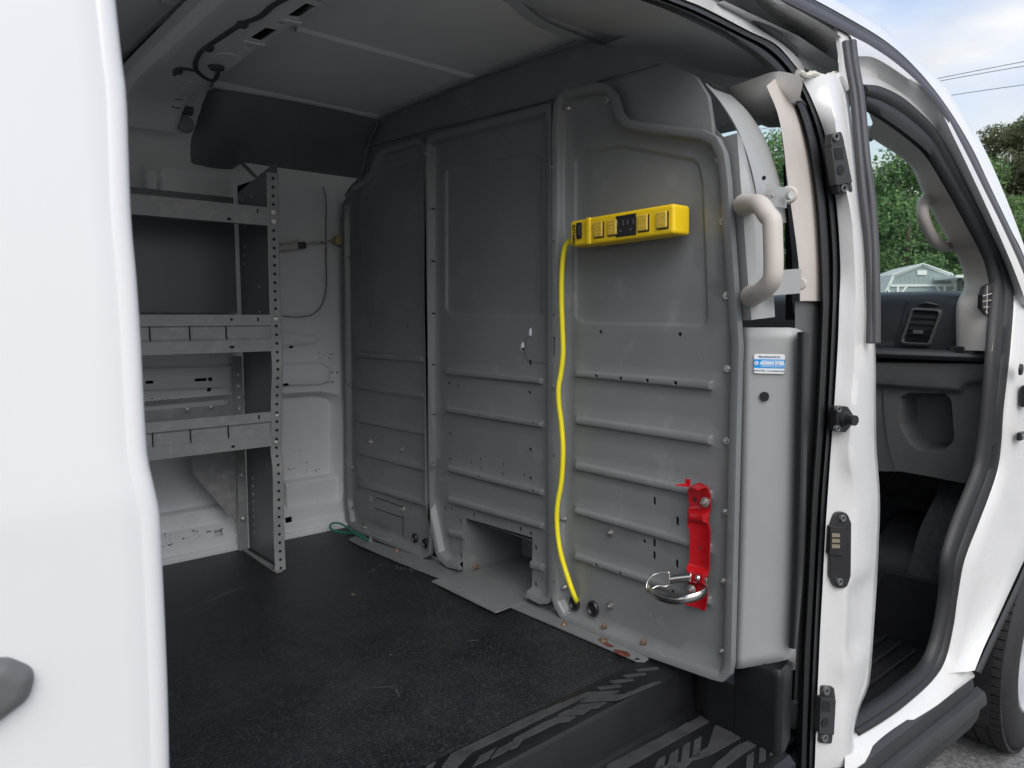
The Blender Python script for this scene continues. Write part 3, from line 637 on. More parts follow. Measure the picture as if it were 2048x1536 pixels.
# white sill and black rocker cladding
SL = [((1690,1484),(1690,1552)),((1712,1472),(1722,1530)),((1760,1444),(1760,1503)),((1804,1412),(1810,1463)),((1858,1363),(1858,1424)),((1886,1325),(1905,1386)),((1905,1290),(1950,1352))]
u0, u1 = stn(0, .034, SL, 50), stn(1, .002, SL, 50)
MB().grid([u0+[0,.04,.01], u0, u0*.8+u1*.2+[0,0,.004], u1*.9+u0*.1+[0,.001,.003], u1, u1+[0,.010,-.02]]).build('sill', 'jamb', van, True, 50)
xr = np.array([.05, T(1951,1360,Y=.595)[0]])
def rock(prof, name, m, xa, xb, tip=0):
    rows = [[(x+tip*(i/(len(prof)-1)), y+flare(x), z) for x in list(np.linspace(xa, xb-.03, 24))+[xb]] for i, (y, z) in enumerate(prof)]
    return MB().grid(rows).build(name, m, van, True, 40)
rock([(.640,-.200),(.612,-.203),(.601,-.212),(.597,-.238),(.600,-.250)], 'rocker_moulding', 'clad', -1.3, .88, .01)
rock([(.606,-.250),(.587,-.256),(.580,-.268),(.578,-.284),(.586,-.292),(.590,-.297),(.592,-.322),(.606,-.355),(.65,-.378),(.75,-.39)], 'rocker_cladding', 'clad', -1.3, .93, -.03)

# --- front wheel
WC = np.array([1.417, .548, GZ+.301]); tw = .19; WR = .301/.333
wh = MB()
prof = [(.20,.012),(.235,.0),(.275,-.004),(.305,.004),(.322,.016),(.331,.035),(.333,.06),(.333,tw-.06),(.331,tw-.035),(.322,tw-.016),(.30,tw),(.20,tw-.01)]
nn = 96
prof = [(r*WR, y) for r, y in prof]
wh.grid([[WC+[r*math.cos(2*math.pi*k/nn), y, r*math.sin(2*math.pi*k/nn)] for k in range(nn)] for r, y in prof], True)
wheel = empty('wheel', tuple(WC), None, None); wheel.parent = van; wheel.location = Vector(WC)-van.location
ty = wh.build('tyre', 'tyre', wheel, True, 35)
tb = MB()
for k in range(72):
    a = 2*math.pi*k/72
    for (y, w_, da) in ((.030,.034,0),(.072,.030,.02),(.112,.030,.0),(.156,.034,.02)):
        c = WC+[.302*math.cos(a+da), y+.005, .302*math.sin(a+da)]; ra = np.array([math.cos(a+da),0,math.sin(a+da)]); tn = np.array([-math.sin(a+da),0,math.cos(a+da)])
        tb.box(c, (.010,w_,.022), [ra,[0,1,0],tn])
tb.build('tread_block', 'tyre', wheel, False)
rm = MB(); rm.grid([[WC+[r*math.cos(2*math.pi*k/48), y, r*math.sin(2*math.pi*k/48)] for k in range(48)] for r, y in ((.186,.012),(.180,.008),(.172,.03),(.11,.05),(.055,.045),(.0001,.04))], True)
rm.build('rim', 'rim', wheel, True, 40)
MB().grid([[(WC[0]+.37*math.cos(a), y, WC[2]+.37*math.sin(a)) for a in np.linspace(-.3, math.pi+.3, 24)] for y in (.575,.95)]+[[(WC[0], .95, WC[2]) for a in range(24)]]).build('wheel_house', 'black', van)

# --- cab shell
MB().box((.80, 1.42, -.245), (1.6, 1.50, .03)).build('cab_floor', 'black', van, False)
MB().box((1.62, 1.45, .3), (.04, 1.5, .9)).build('firewall', 'black', van, False)
MB().box((.86, 2.25, .16), (1.5, .03, .86)).build('driver_door', 'dash', van, False)
MB().grid([[(x, y, z) for x, z in ((.02,1.30),(.3,1.305),(.58,1.285),(.70,1.25))] for y in (.80,.95,1.4,1.9,2.2)]).build('cab_headliner', 'headliner', van)
# windscreen with its upper band, dash front edge to roof edge
gl = [[(1.62-.0*abs(t), y, .80),(1.20, y, 1.04),(.66, y, 1.262)] for t, y in zip(np.linspace(-1, 1, 7), np.linspace(.79, 2.20, 7))]
MB().grid(gl).build('windscreen', 'glass', van)
hoodv = [[(x, y, z) for x, z in ((1.60,.74),(1.9,.68),(2.35,.52),(2.5,.2))] for y in (.66,.85,1.42,2.0,2.18)]
MB().grid(hoodv).build('bonnet', 'white', van)

# --- dashboard
XD = 1.15
dash = empty('dashboard', (XD, 1.4, .5), None, None); dash.parent = van; dash.location = Vector((XD,1.4,.5))-van.location
ds = T(1756, 588, X=XD); de = T(1921, 603, X=XD); ty0 = T(1756, 702, X=XD)[2]
ye = T(1921, 640, X=XD)[1]
dp = [(1.62,.80),(1.35,ds[2]+.012),(1.19,ds[2]+.004),(XD+.012,ds[2]-.004),(XD+.002,ds[2]-.016),(XD,ds[2]-.03),(XD-.005,.70),(XD+.01,ty0+.004)]
MB().grid([[(x, y, z-(.012*max(0, (ye+.09-y)/.09))) for x, z in dp] for y in list(np.linspace(2.2, ye+.08, 6))+[ye+.05,ye+.02,ye]]).build('dash_top', 'dash', dash, True, 50)
ends = [(x, ye, z-.012) for x, z in dp]+[(1.62, ye, ty0)]
obj('dash_end', ends, [tuple(range(len(ends)))], 'dash', dash, False)
# vent
vq = [T(*q, X=XD-.012) for q in ((1824,617),(1884,620),(1857,690),(1800,687))]
vc = sum(vq)/4
mb = MB(); ring = np.array(vq)
def scl(P, k, dx): return [vc+(p-vc)*k+[dx,0,0] for p in P]
def rq(P, r): 
    q = rpoly([p[1:] for p in P], r); return [np.array([P[0][0], a, b]) for a, b in q]
R0 = rq(vq, .012)
mb.grid([scl(R0, 1.06, .014), scl(R0, 1.05, .0), scl(R0, .95, -.004), scl(R0, .90, .002), scl(R0, .88, .05)], True)
vent = mb.build('vent_bezel', 'dash_grey', dash, True, 50)
mb = MB(); mb.prism(scl(R0, .89, .045), (.002,0,0)); mb.build('vent_back', 'hole', vent, False)
for k in range(6):
    t = (k+.55)/6; a = vq[0]*(1-t)+vq[3]*t; b = vq[1]*(1-t)+vq[2]*t; a, b = a*.93+b*.07, b*.93+a*.07
    MB().prism([a+[.002,0,0], b+[.002,0,0], b+[.022,0,.006], a+[.022,0,.006]], (0,0,-.0022)).build('vent_slat', 'black', vent, False)
p0 = vq[0]*.35+vq[3]*.65; p1 = vq[1]*.35+vq[2]*.65; pc = p0*.5+p1*.5
o = MB().box(pc+[-.003,0,0], (.012,.026,.011)).build('vent_tab', 'dash_grey', vent, False); bevel(o, .002)
mb = MB(); mb.tube([T(1838,609,X=XD-.006), T(1855,606,X=XD-.012), T(1876,610,X=XD-.006)], [.003,.007,.003], 8); mb.build('cup_latch', 'black', dash)
for pts in ([(1816,603),(1806,630),(1792,690)],): tube('airbag_seam', [T(a, b, X=XD-.006) for a, b in pts], .0012, 'black', dash, 6)
text('NISSAN', .018, T(1767,687,X=XD-.009), ((0,-1,0),(0,0,1),(-1,0,0)), 'dash_grey', dash)
# tray ledge and cup ring
tl = [(XD+.02,0.004),(XD-.05,.002),(XD-.066,-.003),(XD-.070,-.012),(XD-.064,-.020),(XD-.045,-.026),(XD+.02,-.028)]
ztr = T(1756, 706, X=XD-.07)[2]+.010; yte = T(1996, 712, X=XD-.07)[1]
MB().grid([[(x+e, y, ztr+z) for x, z in tl] for y, e in ((2.2,0),(yte+.01,0),(yte+.003,.004),(yte,.015))]).build('tray_ledge', 'dash', dash, True, 40)
c = T(1940, 698, X=XD-.01); mb = MB(); nn = 28
mb.grid([[c+[r*math.cos(2*math.pi*k/nn), r*math.sin(2*math.pi*k/nn), z] for k in range(nn)] for r, z in ((.056,-.012),(.056,.006),(.053,.009),(.047,.008),(.045,-.012))], True); mb.build('cup_ring', 'black', dash)
# lower panel with open bin
def fD(u, v, h): return (XD-.02-h+.10*max(0, .50-v)**1.5, u, v)
def dyz(l): return [T(a, b, X=XD-.02)[1:] for a, b in l]
od = rpoly(dyz([(1640,722),(2006,728),(1992,775),(1978,850),(1958,925),(1946,962),(1925,968),(1860,955),(1800,944),(1640,942)]), [0,.02,.0,.0,.0,.02,.02,.02,0,0])
binl = rpoly(dyz([(1798,795),(1815,785),(1890,786),(1903,800),(1908,880),(1885,905),(1840,905),(1818,890),(1797,850)]), [.012,.01,.02,.02,.03,.03,.03,.03,.03])
shoulder = rpoly(dyz([(1630,715),(2010,715),(1990,772),(1940,775),(1925,790),(1630,768)]), [0,.01,.03,.02,.02,0])
pressed('lower_panel', od, [(binl,-.10,.016),(shoulder,.022,.02)], [], fD, 'dash_grey', dash, .03, .03, .0)
tube('glove_box_seam', [T(a, b, X=XD-.021) for a, b in ((1764,768),(1768,830),(1776,890),(1790,945))], .0012, 'black', dash, 6)
mb = MB(); mb.grid([[(x, y, z) for y in np.linspace(.64, 2.2, 8)] for x, z in ((XD+.03,.32),(XD+.10,.20),(1.42,.10),(1.46,-.02),(1.44,-.12),(1.30,-.22))]); mb.build('footwell_carpet', 'carpet', van)
kl = [T(a, b, Y=.70) for a, b in ((1950,950),(1940,1000),(1910,1070),(1885,1165))]
loft('kick_panel', [[p+[.0,-.02,0] for p in kl], [p+[-.02,.03,0] for p in kl], [p+[-.01,.09,0] for p in kl], [p+[.12,.12,0] for p in kl]], 'carpet', van, 24)
pl = [T(*q, X=1.0) for q in ((1768,1140),(1897,1170),(1868,1312),(1846,1330),(1690,1330))]
o = MB().prism(pl, (.02,0,0)).build('footwell_tray', 'black', van, False); bevel(o, .006)
for k in range(7):
    y = .70+.045*k; o = MB().box((.55+.02*k, y, -.222), (.8,.012,.012)).build('floor_rib', 'black', van, False); bevel(o, .004)
# beige windscreen pillar trim on the passenger side, with demister vent
WS = [(q[3], q[4]) for q in ST]+[((1983,646),(1921,612)),((1976,702),(1921,700))]
wo = cr_idx([T(*q[0], Y=side(.056)) for q in WS], 70); wi = cr_idx([T(*q[1], Y=side(.14)) for q in WS], 70)
ptr = MB().grid([wo+[0,-.01,0], wo, wo*.7+wi*.3-[0,.008,0], wo*.3+wi*.7-[0,.012,0], wi, wi+[.03,.02,0], wi+[.10,.03,0]]).build('pillar_trim', 'beige', van, True, 60)
# grab handles
def handle(name, pts, r, m='beige', flat=1.0):
    p = cr_spline(pts, 40); rr = r*(1+.25*np.abs(np.linspace(-1, 1, 40))**4)
    return MB().tube(p, rr, 14, True, flat).build(name, m, van, True, 60)
gh = handle('grab_handle', [T(a, b, Y=y) for a, b, y in ((1878,392,.84),(1862,392,.80),(1848,405,.78),(1845,425,.77),(1853,452,.77),(1868,478,.77),(1886,492,.78),(1903,490,.80),(1915,478,.84))], .0155)
rvm = MB(); rvm.tube([T(1722,262,Y=1.25), T(1738,268,Y=1.25), T(1748,262,Y=1.25)], [.02,.03,.012], 10); rvm.build('rear_view_mirror', 'black', van)

# --- B pillar trim inside, headliner edge, hoop, seat belt
bl = [(1533,172),(1556,229),(1568,296),(1574,354),(1584,425),(1593,491),(1599,550),(1600,602)]
br = [(1590,150),(1612,215),(1625,296),(1634,354),(1640,425),(1644,491),(1645,550),(1643,602)]
l_ = cr_spline([T(a, b, X=.10) for a, b in bl], 40); r_ = cr_spline([T(a, b, Y=side(.075)) for a, b in br], 40)
ptrim = MB().grid([l_+[.05,.02,0], l_, l_*.6+r_*.4-[.018,.0,0], r_]).build('door_pillar_trim', 'beige', van, True, 60)
for y in (390, 568):
    p = T(1577 if y == 390 else 1601, y, X=.085); mb = MB(); mb.disc(p, (-1,-.35,0), 0.017 if y == 390 else .011, .005, 20, .013 if y == 390 else .009); mb.build('trim_boss', 'beige', ptrim, True, 40)
l2 = cr_spline([T(a, b, X=.11) for a, b in ((1590,600),(1590,800),(1585,1000),(1580,1340))], 20); r2 = cr_spline([T(a, b, Y=side(.085)) for a, b in ((1645,600),(1640,800),(1625,1000),(1605,1340))], 20)
MB().grid([l2+[.05,.02,0], l2, r2]).build('lower_door_pillar_trim', 'dash_grey', van)
sbp = [T(a, b, X=.42) for a, b in ((1566,330),(1569,420),(1571,520),(1571,640))]; 
MB().grid([cr_spline(sbp, 20), cr_spline([T(a, b, X=.42) for a, b in ((1572,330),(1582,420),(1594,520),(1600,640))], 20)]).build('seat_belt', 'black', van)
hl = [T(a, b, X=.20) for a, b in ((1410,166),(1450,185),(1490,225),(1530,228),(1568,212),(1600,195))]; hu = [T(a, b, X=.16) for a, b in ((1408,160),(1440,176),(1466,172),(1512,155),(1552,143),(1600,150))]
loft('headliner_edge', [hu, [a*.5+b*.5+[-.012,-.012,0] for a, b in zip(hu, hl)], hl, [p+[.12,.03,.0] for p in hl]], 'headliner_light', van, 30)

# --- strikers, buffers, contact plate on the pillar
from mathutils.bvhtree import BVHTree
_pb = BVHTree.FromPolygons([v.co+root_of(pillar) for v in pillar.data.vertices], [p.vertices[:] for p in pillar.data.polygons])
def bvh_of(o): return BVHTree.FromPolygons([v.co+root_of(o) for v in o.data.vertices], [p.vertices[:] for p in o.data.polygons])
def onp(x, y, b=None):
    r = _M @ np.array([x-1024.0, y-768.0, FPX]); h = (b or _pb).ray_cast(Vector(CAM), Vector(r/np.linalg.norm(r)))[0]
    return np.array(h) if h else None
PN = np.array([-.25,-.97,0]); PN /= np.linalg.norm(PN)
def plate(name, px, m, parent, t=.005, r=6, base=.0, bev=.0012, b=None, nrm=None, on=None):
    q = rpoly(px, r if r >= 1 else r*1000, 5); c0_ = np.mean(q, axis=0); hits = [onp(x, y, b) for x, y in q]
    good = [h for h in hits if h is not None]; gm = np.mean(good, axis=0); N_ = PN if nrm is None else nrm
    G_ = np.array(good); u_, s_v, vt = np.linalg.svd(G_-gm); N_ = vt[2] if vt[2]@(CAM-gm) > 0 else -vt[2]
    if s_v[2] > .25*s_v[1] or nrm is not None: N_ = PN if nrm is None else nrm
    off = max((h-gm)@N_ for h in good)*.75; top = []
    if on is not None: N_ = np.array(on['plane'][:3]); gm = np.array(on['plane'][3:]); off = 0; base = 0
    for x, y in q:
        r_ = _M @ np.array([x-1024.0, y-768.0, FPX]); h = CAM+r_*(((gm+N_*off-CAM)@N_)/(r_@N_)); top.append(h+N_*(base+t+.001))
    o = MB().prism(top, -N_*(t+.012)).build(name, m, parent, False); bevel(o, bev, 2, 60); o['plane'] = list(N_)+list(np.mean(top, axis=0)); return o
def on_plate(o, px, lift=0.0):
    N_ = np.array(o['plane'][:3]); c_ = np.array(o['plane'][3:]); r_ = _M @ np.array([px[0]-1024.0, px[1]-768.0, FPX]); return CAM+r_*(((c_-CAM)@N_)/(r_@N_))+N_*lift, N_
def sock(px, r, parent, m='dash_grey', h=.009):
    p = on_plate(parent, px, .001)[0]; mb = MB(); mb.grid([[p+PN*z+q*(math.cos(a)*np.array([.97,-.25,0])+math.sin(a)*np.array([0,0,1.0])) for a in np.linspace(0, 2*math.pi, 21)[:-1]] for q, z in ((r,-.004),(r,.003),(r*.8,.004),(r*.5,.003),(r*.48,-.002),(.0001,-.002))], True); return mb.build('socket_screw', m, parent, True, 40)
def striker(pts, holes, scr):
    o = plate('striker_plate', pts, 'clad', pillar, .005, 5)
    bl_ = plate('striker_block', holes[0], 'clad', o, .005, 3, .004, on=o)
    q_ = rpoly(holes[1], 2); MB().prism([on_plate(bl_, p_, .0006)[0] for p_ in q_], on_plate(bl_, holes[2])[1]*.0004).build('striker_socket', 'hole', o, False); 
    p = on_plate(bl_, holes[2], .0006)[0]; mb = MB(); mb.disc(p, PN, .0095, .0008, 18); mb.build('striker_bore', 'hole', o)
    for s_ in scr: sock(s_, .0085, o)
    return o
striker([(1659,268),(1678,264),(1683,282),(1701,385),(1673,388),(1670,372),(1657,288)], ([(1657,296),(1685,292),(1700,366),(1668,372)], [(1668,297),(1684,295),(1687,318),(1671,320)], (1681,340)), ((1670,274),(1686,377)))
striker([(1640,1370),(1664,1372),(1667,1394),(1660,1485),(1634,1483),(1638,1460)], ([(1638,1392),(1668,1396),(1664,1468),(1634,1464)], [(1645,1402),(1660,1404),(1659,1424),(1643,1422)], (1650,1445)), ((1651,1381),(1648,1475)))
lp = plate('door_buffer', [(1668,812),(1690,812),(1704,832),(1702,846),(1686,864),(1668,862)], 'black', pillar, .005, 5)
p = on_plate(lp, (1689,838))[0]; mb = MB(); mb.disc(p, PN, .016, .008, 20, .013); mb.disc(p+PN*.008, PN, .011, .016, 20, .010); mb.build('buffer_pin', 'black', lp, True, 40)
sock((1675,818), .0065, lp, 'dash_grey'); sock((1673,857), .006, lp, 'dash_grey')
cp = plate('contact_plate', [(1668,1023),(1690,1023),(1699,1045),(1698,1150),(1690,1175),(1668,1175),(1657,1150),(1658,1050)], 'black', pillar, .005, 14)
blk = plate('contact_block', [(1658,1051),(1688,1053),(1686,1112),(1656,1108)], 'black', cp, .004, 3, .004, on=cp)
for yy in (1070,1081,1092): MB().prism([on_plate(blk, p_, .0005)[0] for p_ in ((1663,yy-4),(1679,yy-3),(1679,yy+4),(1663,yy+4))], on_plate(blk, (1670,yy))[1]*.001).build('contact', 'brass', blk, False)
sock((1684,1036), .007, cp); sock((1678,1163), .007, cp)
tb_ = bvh_of(ptr)
dvb = plate('demister_vent', [(1964,590),(1970,573),(1984,566),(1983,632),(1976,630),(1963,616)], 'black', van, .001, 2, 0, .0004, tb_)
for a, b in (((1965,592),(1983,587)),((1965,603),(1983,600)),((1966,614),(1983,614)),((1970,624),(1982,625)),((1974,571),(1973,629))):
    tube('vent_bar', [on_plate(dvb, a, .0006)[0], on_plate(dvb, b, .0006)[0]], .0012, 'beige', dvb, 6, 4)
# door check buffers on the hinge pillar
for (x, y, r) in ((2040,739,.016),): 
    p = T(x, y, Y=side(.004)); mb = MB(); mb.disc(p, (0,-1,0), r, .005, 22, r*.9); mb.disc(p+[0,-.005,0], (0,-1,0), r*.6, .001, 18); mb.build('rubber_plug', 'black', van, True, 40)
p = T(2050, 792, Y=side(.004)); bevel(MB().box(p, (.035,.02,.06)).build('hinge_boot', 'black', van, False), .008, 3)
p = T(2042, 872, Y=side(.004)); hp_ = bevel(MB().box(p, (.040,.012,.022)).build('check_bracket', 'black', van, False), .003); mb = MB(); mb.disc(p+[-.006,-.006,0], (0,-1,0), .007, .003, 16); mb.build('check_pin', 'bolt', hp_)

# ================================================================== STEEL PARTITION
part = empty('steel_partition', (0, 1.5, 0), 'grey steel bulkhead of three pressed panels behind the seats', 'partition')
RIM = .019
def pan(name, px, radii, ribs, win, holes, rimw, slopew, notch=None, extra=None, rim=RIM):
    o2 = rpoly(yz(px, -rim), radii); 
    feats = [(np.array(inset(resample(o2, .01), rimw)), -rim, slopew)]
    for rb in ribs: feats.append((rpoly(yz(rb), .008), .0080, .0065))
    if win is not None: feats.append((rpoly(yz(win[0]), win[1]), win[2], .010))
    hh = [rpoly(yz(h), .001) if isinstance(h, list) else h for h in holes]
    if notch is not None: hh.append(np.array(yz(notch)))
    return pressed(name, o2, feats, hh, lambda u, v, h: (-rim-h, u, v), 'steel', part, .03, .016, .004)
def hz(l, w, h): return [slot(T(a, b, X=0)[1:], w, h) for a, b in l]
door_px = [(1104,1205),(1104,260),(1107,205),(1122,184),(1150,174),(1192,165),(1216,168),(1230,190),(1238,222),(1252,238),(1290,245),(1402,258),(1432,272),(1448,305),(1455,360),(1462,470),(1478,690),(1476,760),(1470,1000),(1462,1330),(1458,1352),(1446,1365),(1420,1358),(1290,1312),(1160,1258),(1125,1244)]
ribs = [[(1152,739),(1428,759),(1428,784),(1152,756)],[(1152,830),(1427,869),(1427,894),(1152,850)],[(1151,921),(1427,980),(1427,1003),(1151,941)],[(1150,1012),(1426,1086),(1426,1110),(1150,1029)],[(1150,1103),(1425,1191),(1425,1214),(1150,1120)]]
win = ([(1146,318),(1165,300),(1245,288),(1385,314),(1400,325),(1408,365),(1418,640),(1408,656),(1165,650),(1147,636)], [.02,.02,.03,.02,.02,.03,.02,.02,.02,.02], -.006)
hs = hz([(1308.5,1002),(1354.5,1042),(1308.3,1086),(1308.1,1111),(1353.6,1128)], .0075, .018)+hz([(1288.5,1082.6),(1350,1182),(1197,752),(1245.8,756.5),(1299,761),(1355.5,765.7),(1201.5,664),(1359.5,668.5),(1197,1129),(1245,1146)], .0085, .0085)
hs += [slot(T(1107.5, y, X=-RIM)[1:], .005, .005) for y in (483,630,912,1046,1165)]+[slot(T(1107.5, 693, X=-RIM)[1:], .006, .045)]
dpan = pan('door_panel', door_px, [.03,.0,.03,.03,.0,.0,.02,.02,.03,.02,0,0,.03,.05,.0,.0,.03,.0,.0,.0,.015,.015,0,0,0,.04], ribs, win, hs, .015, .010)
cen_px = [(849,1000),(849,300),(853,280),(866,268),(1100,206),(1102,260),(1104,1190),(1098,1208),(1078,1208),(1058,1198),(1000,1172),(925,1142),(892,1134),(872,1112)]
cribs = [[(893,734),(1087,754),(1087,771),(893,751)],[(894,811),(1088,841),(1088,858),(894,826)],[(896,928),(1089,977),(1089,994),(896,944)],[(897,990),(1089,1044),(1089,1061),(897,1006)],[(897,1056),(945,1068),(945,1084),(897,1072)],[(1060,1117),(1090,1126),(1090,1146),(1060,1137)]]
cwin = ([(890,340),(905,325),(1075,303),(1085,318),(1085,628),(1075,637),(905,633),(890,620)], .02, -.005)
ch = hz([(898,766),(1059,784.6),(900,867.6),(1060.6,899),(900,918),(1060.6,956),(902,1018),(890,1017)], .010, .008)+hz([(916,772.6),(961,829.5),(1007,837),(1070,847),(918.5,892),(943,925),(961,918),(961,936),(962,953),(1006.6,928),(1006,948.6),(1048,950),(1070.4,981),(887,948),(898,951)], .0058, .009)
ch += hz([(1060,664),(1097,666)], .012, .020)+hz([(1044.6,693)], .014, .022)+hz([(1078,678)], .0035, .030)+hz([(1078,700)], .0035, .018)+hz([(1060,725)], .010, .014)
ch += hz([(947,1029),(1040,1058),(1061,1068),(921,1042),(921,1110),(1071,1095),(1071,1169)], .009, .013)
ch += [slot(T(858, y, X=-RIM)[1:], .0045, .0045) for y in (417,522,627,730,830,1027,1077)]
pan('centre_panel', cen_px, [.0,.02,.02,.02,.01,0,0,.02,.01,.02,0,0,.03,.03], cribs, cwin, ch, .016, .009, notch=[(930,1036),(1065,1075),(1064,1184),(1052,1200),(1040,1230),(927,1180)])
# knock-out seam round the latch opening
tube('knockout_seam', [T(a, b, X=-.0005) for a, b in ((1059,672),(1051,682),(1049,700),(1052,716),(1060,724),(1075,725),(1100,728))], .0005, 'hole', part, 5, 30)
left_px = [(690,1000),(684,440),(686,405),(702,376),(724,360),(738,345),(748,318),(762,298),(800,286),(838,276),(848,284),(850,320),(861,1080),(858,1112),(845,1118),(780,1092),(716,1066),(698,1052)]
lribs = [[(717,700),(848,710),(848,727),(717,716)],[(718,763),(850,783),(850,800),(718,779)],[(719,831),(851,856),(851,872),(719,846)],[(720,894),(852,929),(852,945),(720,910)],[(721,958),(854,1000),(854,1015),(721,974)]]
lwin = ([(722,390),(745,350),(770,328),(838,310),(842,640),(735,643),(722,630)], .015, -.005)
lh = hz([(741,650),(815,652),(741,709),(813,716),(765,874),(766,931),(766,947),(747,944),(747,959),(776,934),(809,1051),(809,1073)], .0045, .010)
pan('left_panel', left_px, [.0,.0,.03,.03,.02,.02,.02,.02,0,.02,.02,0,0,.02,.02,0,.02,.03], lribs, lwin, lh, .012, .009)
# cut-out access cover in the left panel
for pts in ([(750,1017),(805,1035)],[(806,1032),(806,1072)],[(752,995),(805,1014)]): tube('cover_seam', [T(a, b, X=-.0006) for a, b in pts], .0012, 'hole', part, 5, 6)
# header sheet above the panels
hd = rpoly(yz([(690,470),(684,412),(700,374),(722,350),(737,290),(757,245),(766,233),(960,154),(1160,83),(1250,95),(1330,122),(1385,150),(1410,190),(1419,250),(1419,400),(1100,420)], .006), [0,.02,.02,.02,.02,.02,.02,0,0,.0,.02,.03,.03,0,0,0])
pressed('header_sheet', hd, [], [], lambda u, v, h: (.014-h, u, v), 'steel', part, .06, .012, 0)
tube('header_lip', [T(a, b, X=-.004) for a, b in ((690,392),(703,372),(722,350),(737,290),(757,245),(768,233),(960,154),(1160,84))], .003, 'steel', part, 6, 40)
tube('header_crease', [T(a, b, X=.003) for a, b in ((740,292),(850,262),(1100,200),(1200,160),(1320,125))], .0025, 'steel', part, 6, 30)
# unseen dark sheet added on the cab side so the punched holes look dark
bk = rpoly(yz([(690,440),(770,300),(1100,210),(1440,300),(1478,690),(1455,1330),(1107,1205),(862,1112),(692,1030)], .03), .01)
duct_hole = np.array(yz([(926,1030),(1068,1072),(1068,1215),(926,1165)], .03)); peep = np.array(yz([(1036,650),(1112,650),(1112,712),(1036,712)], .03))
pressed('hole_backing_sheet', bk, [], [duct_hole, peep], lambda u, v, h: (.034-h, u, v), 'hole', part, .1, 0, 0)
# duct box through the partition, its floor plate and base strip
a = T(930,1036,X=.006); b = T(1065,1075,X=.006); dL, dR, dT = a[1], b[1]-.01, a[2]; dB = .22
MB().grid([[(x, dL, z) for x in (-.002,dB)] for z in (.004,dT)]).build('duct_side', 'steel', part, False)
MB().grid([[(x, dR, z) for x in (.02,dB)] for z in (.004,dT)]).build('duct_side', 'steel', part, False)
MB().grid([[(x, y, dT) for x in (.004,dB)] for y in (dR,dL)]).build('duct_top', 'steel', part, False)
MB().grid([[(dB, y, z) for y in (dR,dL)] for z in (.004,dT)]).build('duct_back', 'steel', part, False)
fp = [T(a, b, Z=.010) for a, b in ((863,1163),(871,1160),(905,1149),(927,1150),)]+[np.array([dB,dL,.010]), np.array([dB,dR-.03,.010]), np.array([-.004,dR-.045,.010])]+[T(a, b, Z=.010) for a, b in ((1065,1197),(996,1224),(990,1225))]
fl_ = [p[:2] for p in fp]; sl = [rpoly([T(a, b, Z=.010)[:2] for a, b in q], .0005) for q in ([(911,1182),(933,1178),(934,1180),(913,1184)],[(945,1198),(967,1193),(968,1195),(947,1200)])]
pressed('duct_floor_plate', np.array(fl_), [], sl, lambda u, v, h: (u, v, .0115+h), 'steel', part, .05, .003, .003)
bs = rpoly([T(a, b, Z=.006)[:2] for a, b in ((696,1080),(712,1072),(850,1119),(930,1146),(1110,1222),(1180,1262),(1216,1280),(1232,1288),(1298,1318),(1290,1324),(1272,1323),(1110,1253),(1030,1219),(880,1158),(790,1122),(720,1092))], [.004]*16)
bsh = [ell(T(a, b, Z=.006)[:2], .006, .006) for a, b in ((1274,1319),(722,1085))]
base = pressed('base_strip', bs, [], bsh, lambda u, v, h: (u, v, .008+h), 'steel', part, .05, .003, .002)
for (x, y, rx, ry) in ((1245,1307,.022,.010),(1216,1290,.014,.006),(1206,1281,.012,.008)):
    c = T(x, y, Z=.0083); n = 16; P = [c+[ry*1.1*(math.cos(2*math.pi*k/n))*random.uniform(.75,1.2), rx*math.sin(2*math.pi*k/n)*random.uniform(.8,1.15), .0004] for k in range(n)]
    MB().prism(P, (0,0,.0003)).build('rust_patch', 'rust_patch', base, False)
# fasteners
NX = (-1,0,0)
for x, y in ((1136,217),(1216,197),(1438,320),(1446,443),(1453,591),(1455,737),(1453,881),(1450,1023),(1447,1162),(1443,1302),(1129,1037),(1130,1175),(1221.6,1064.6),(1221,1211),(1138.5,1224)): bolt(T(x, y, X=-.002), NX, part, s=1.0 if x < 1300 else .8)
for x, y in ((1107,333),(1110,772)): bolt(T(x, y, X=-RIM), NX, part, s=.7)
for x, y in ((852,308),(867,930)): bolt(T(x, y, X=-RIM), NX, part, s=.8)
for x, y in ((698,426),(699,515),(698,600),(700,686),(702,770),(702,852),(705,934),(706,1016),(768,312),(836,290)): bolt(T(x, y, X=-.004), NX, part, s=.8)
for x, y in ((743,883),(807,899),(744,998),(808,1019),(730,1053),(783,1077)): bolt(T(x, y, X=-.001), NX, part, s=.95)
for x, y in ((1209,1252),(1288,1284)): bolt(T(x, y, X=-RIM*.6), NX, part, RUSTY, .9)
for x, y, m in ((1128,1249,RUSTY),(1206,1283,RUSTY),(793,1103,RUSTY),(741,1081,BOLT),(853,1104,RUSTY)): bolt(T(x, y, Z=.0085), (0,0,1), part, m, 1.0)
p = T(951, 1133, Y=dL-.002); bolt(p, (0,-1,0), part, RUSTY, 1.1)
for x, y, r in ((1150,1206,.0155),(1187,1217,.0165),(831,1076,.013),(852,1086,.013)):
    c = T(x, y, X=-.001); mb = MB(); n = 24
    mb.grid([[c+[-z, q*math.cos(2*math.pi*k/n), q*1.15*math.sin(2*math.pi*k/n)] for k in range(n)] for q, z in ((r,0),(r,.004),(r*.85,.007),(r*.68,.005),(r*.6,.001),(r*.0001,.0015))], True); mb.build('grommet', 'black', part, True, 50)
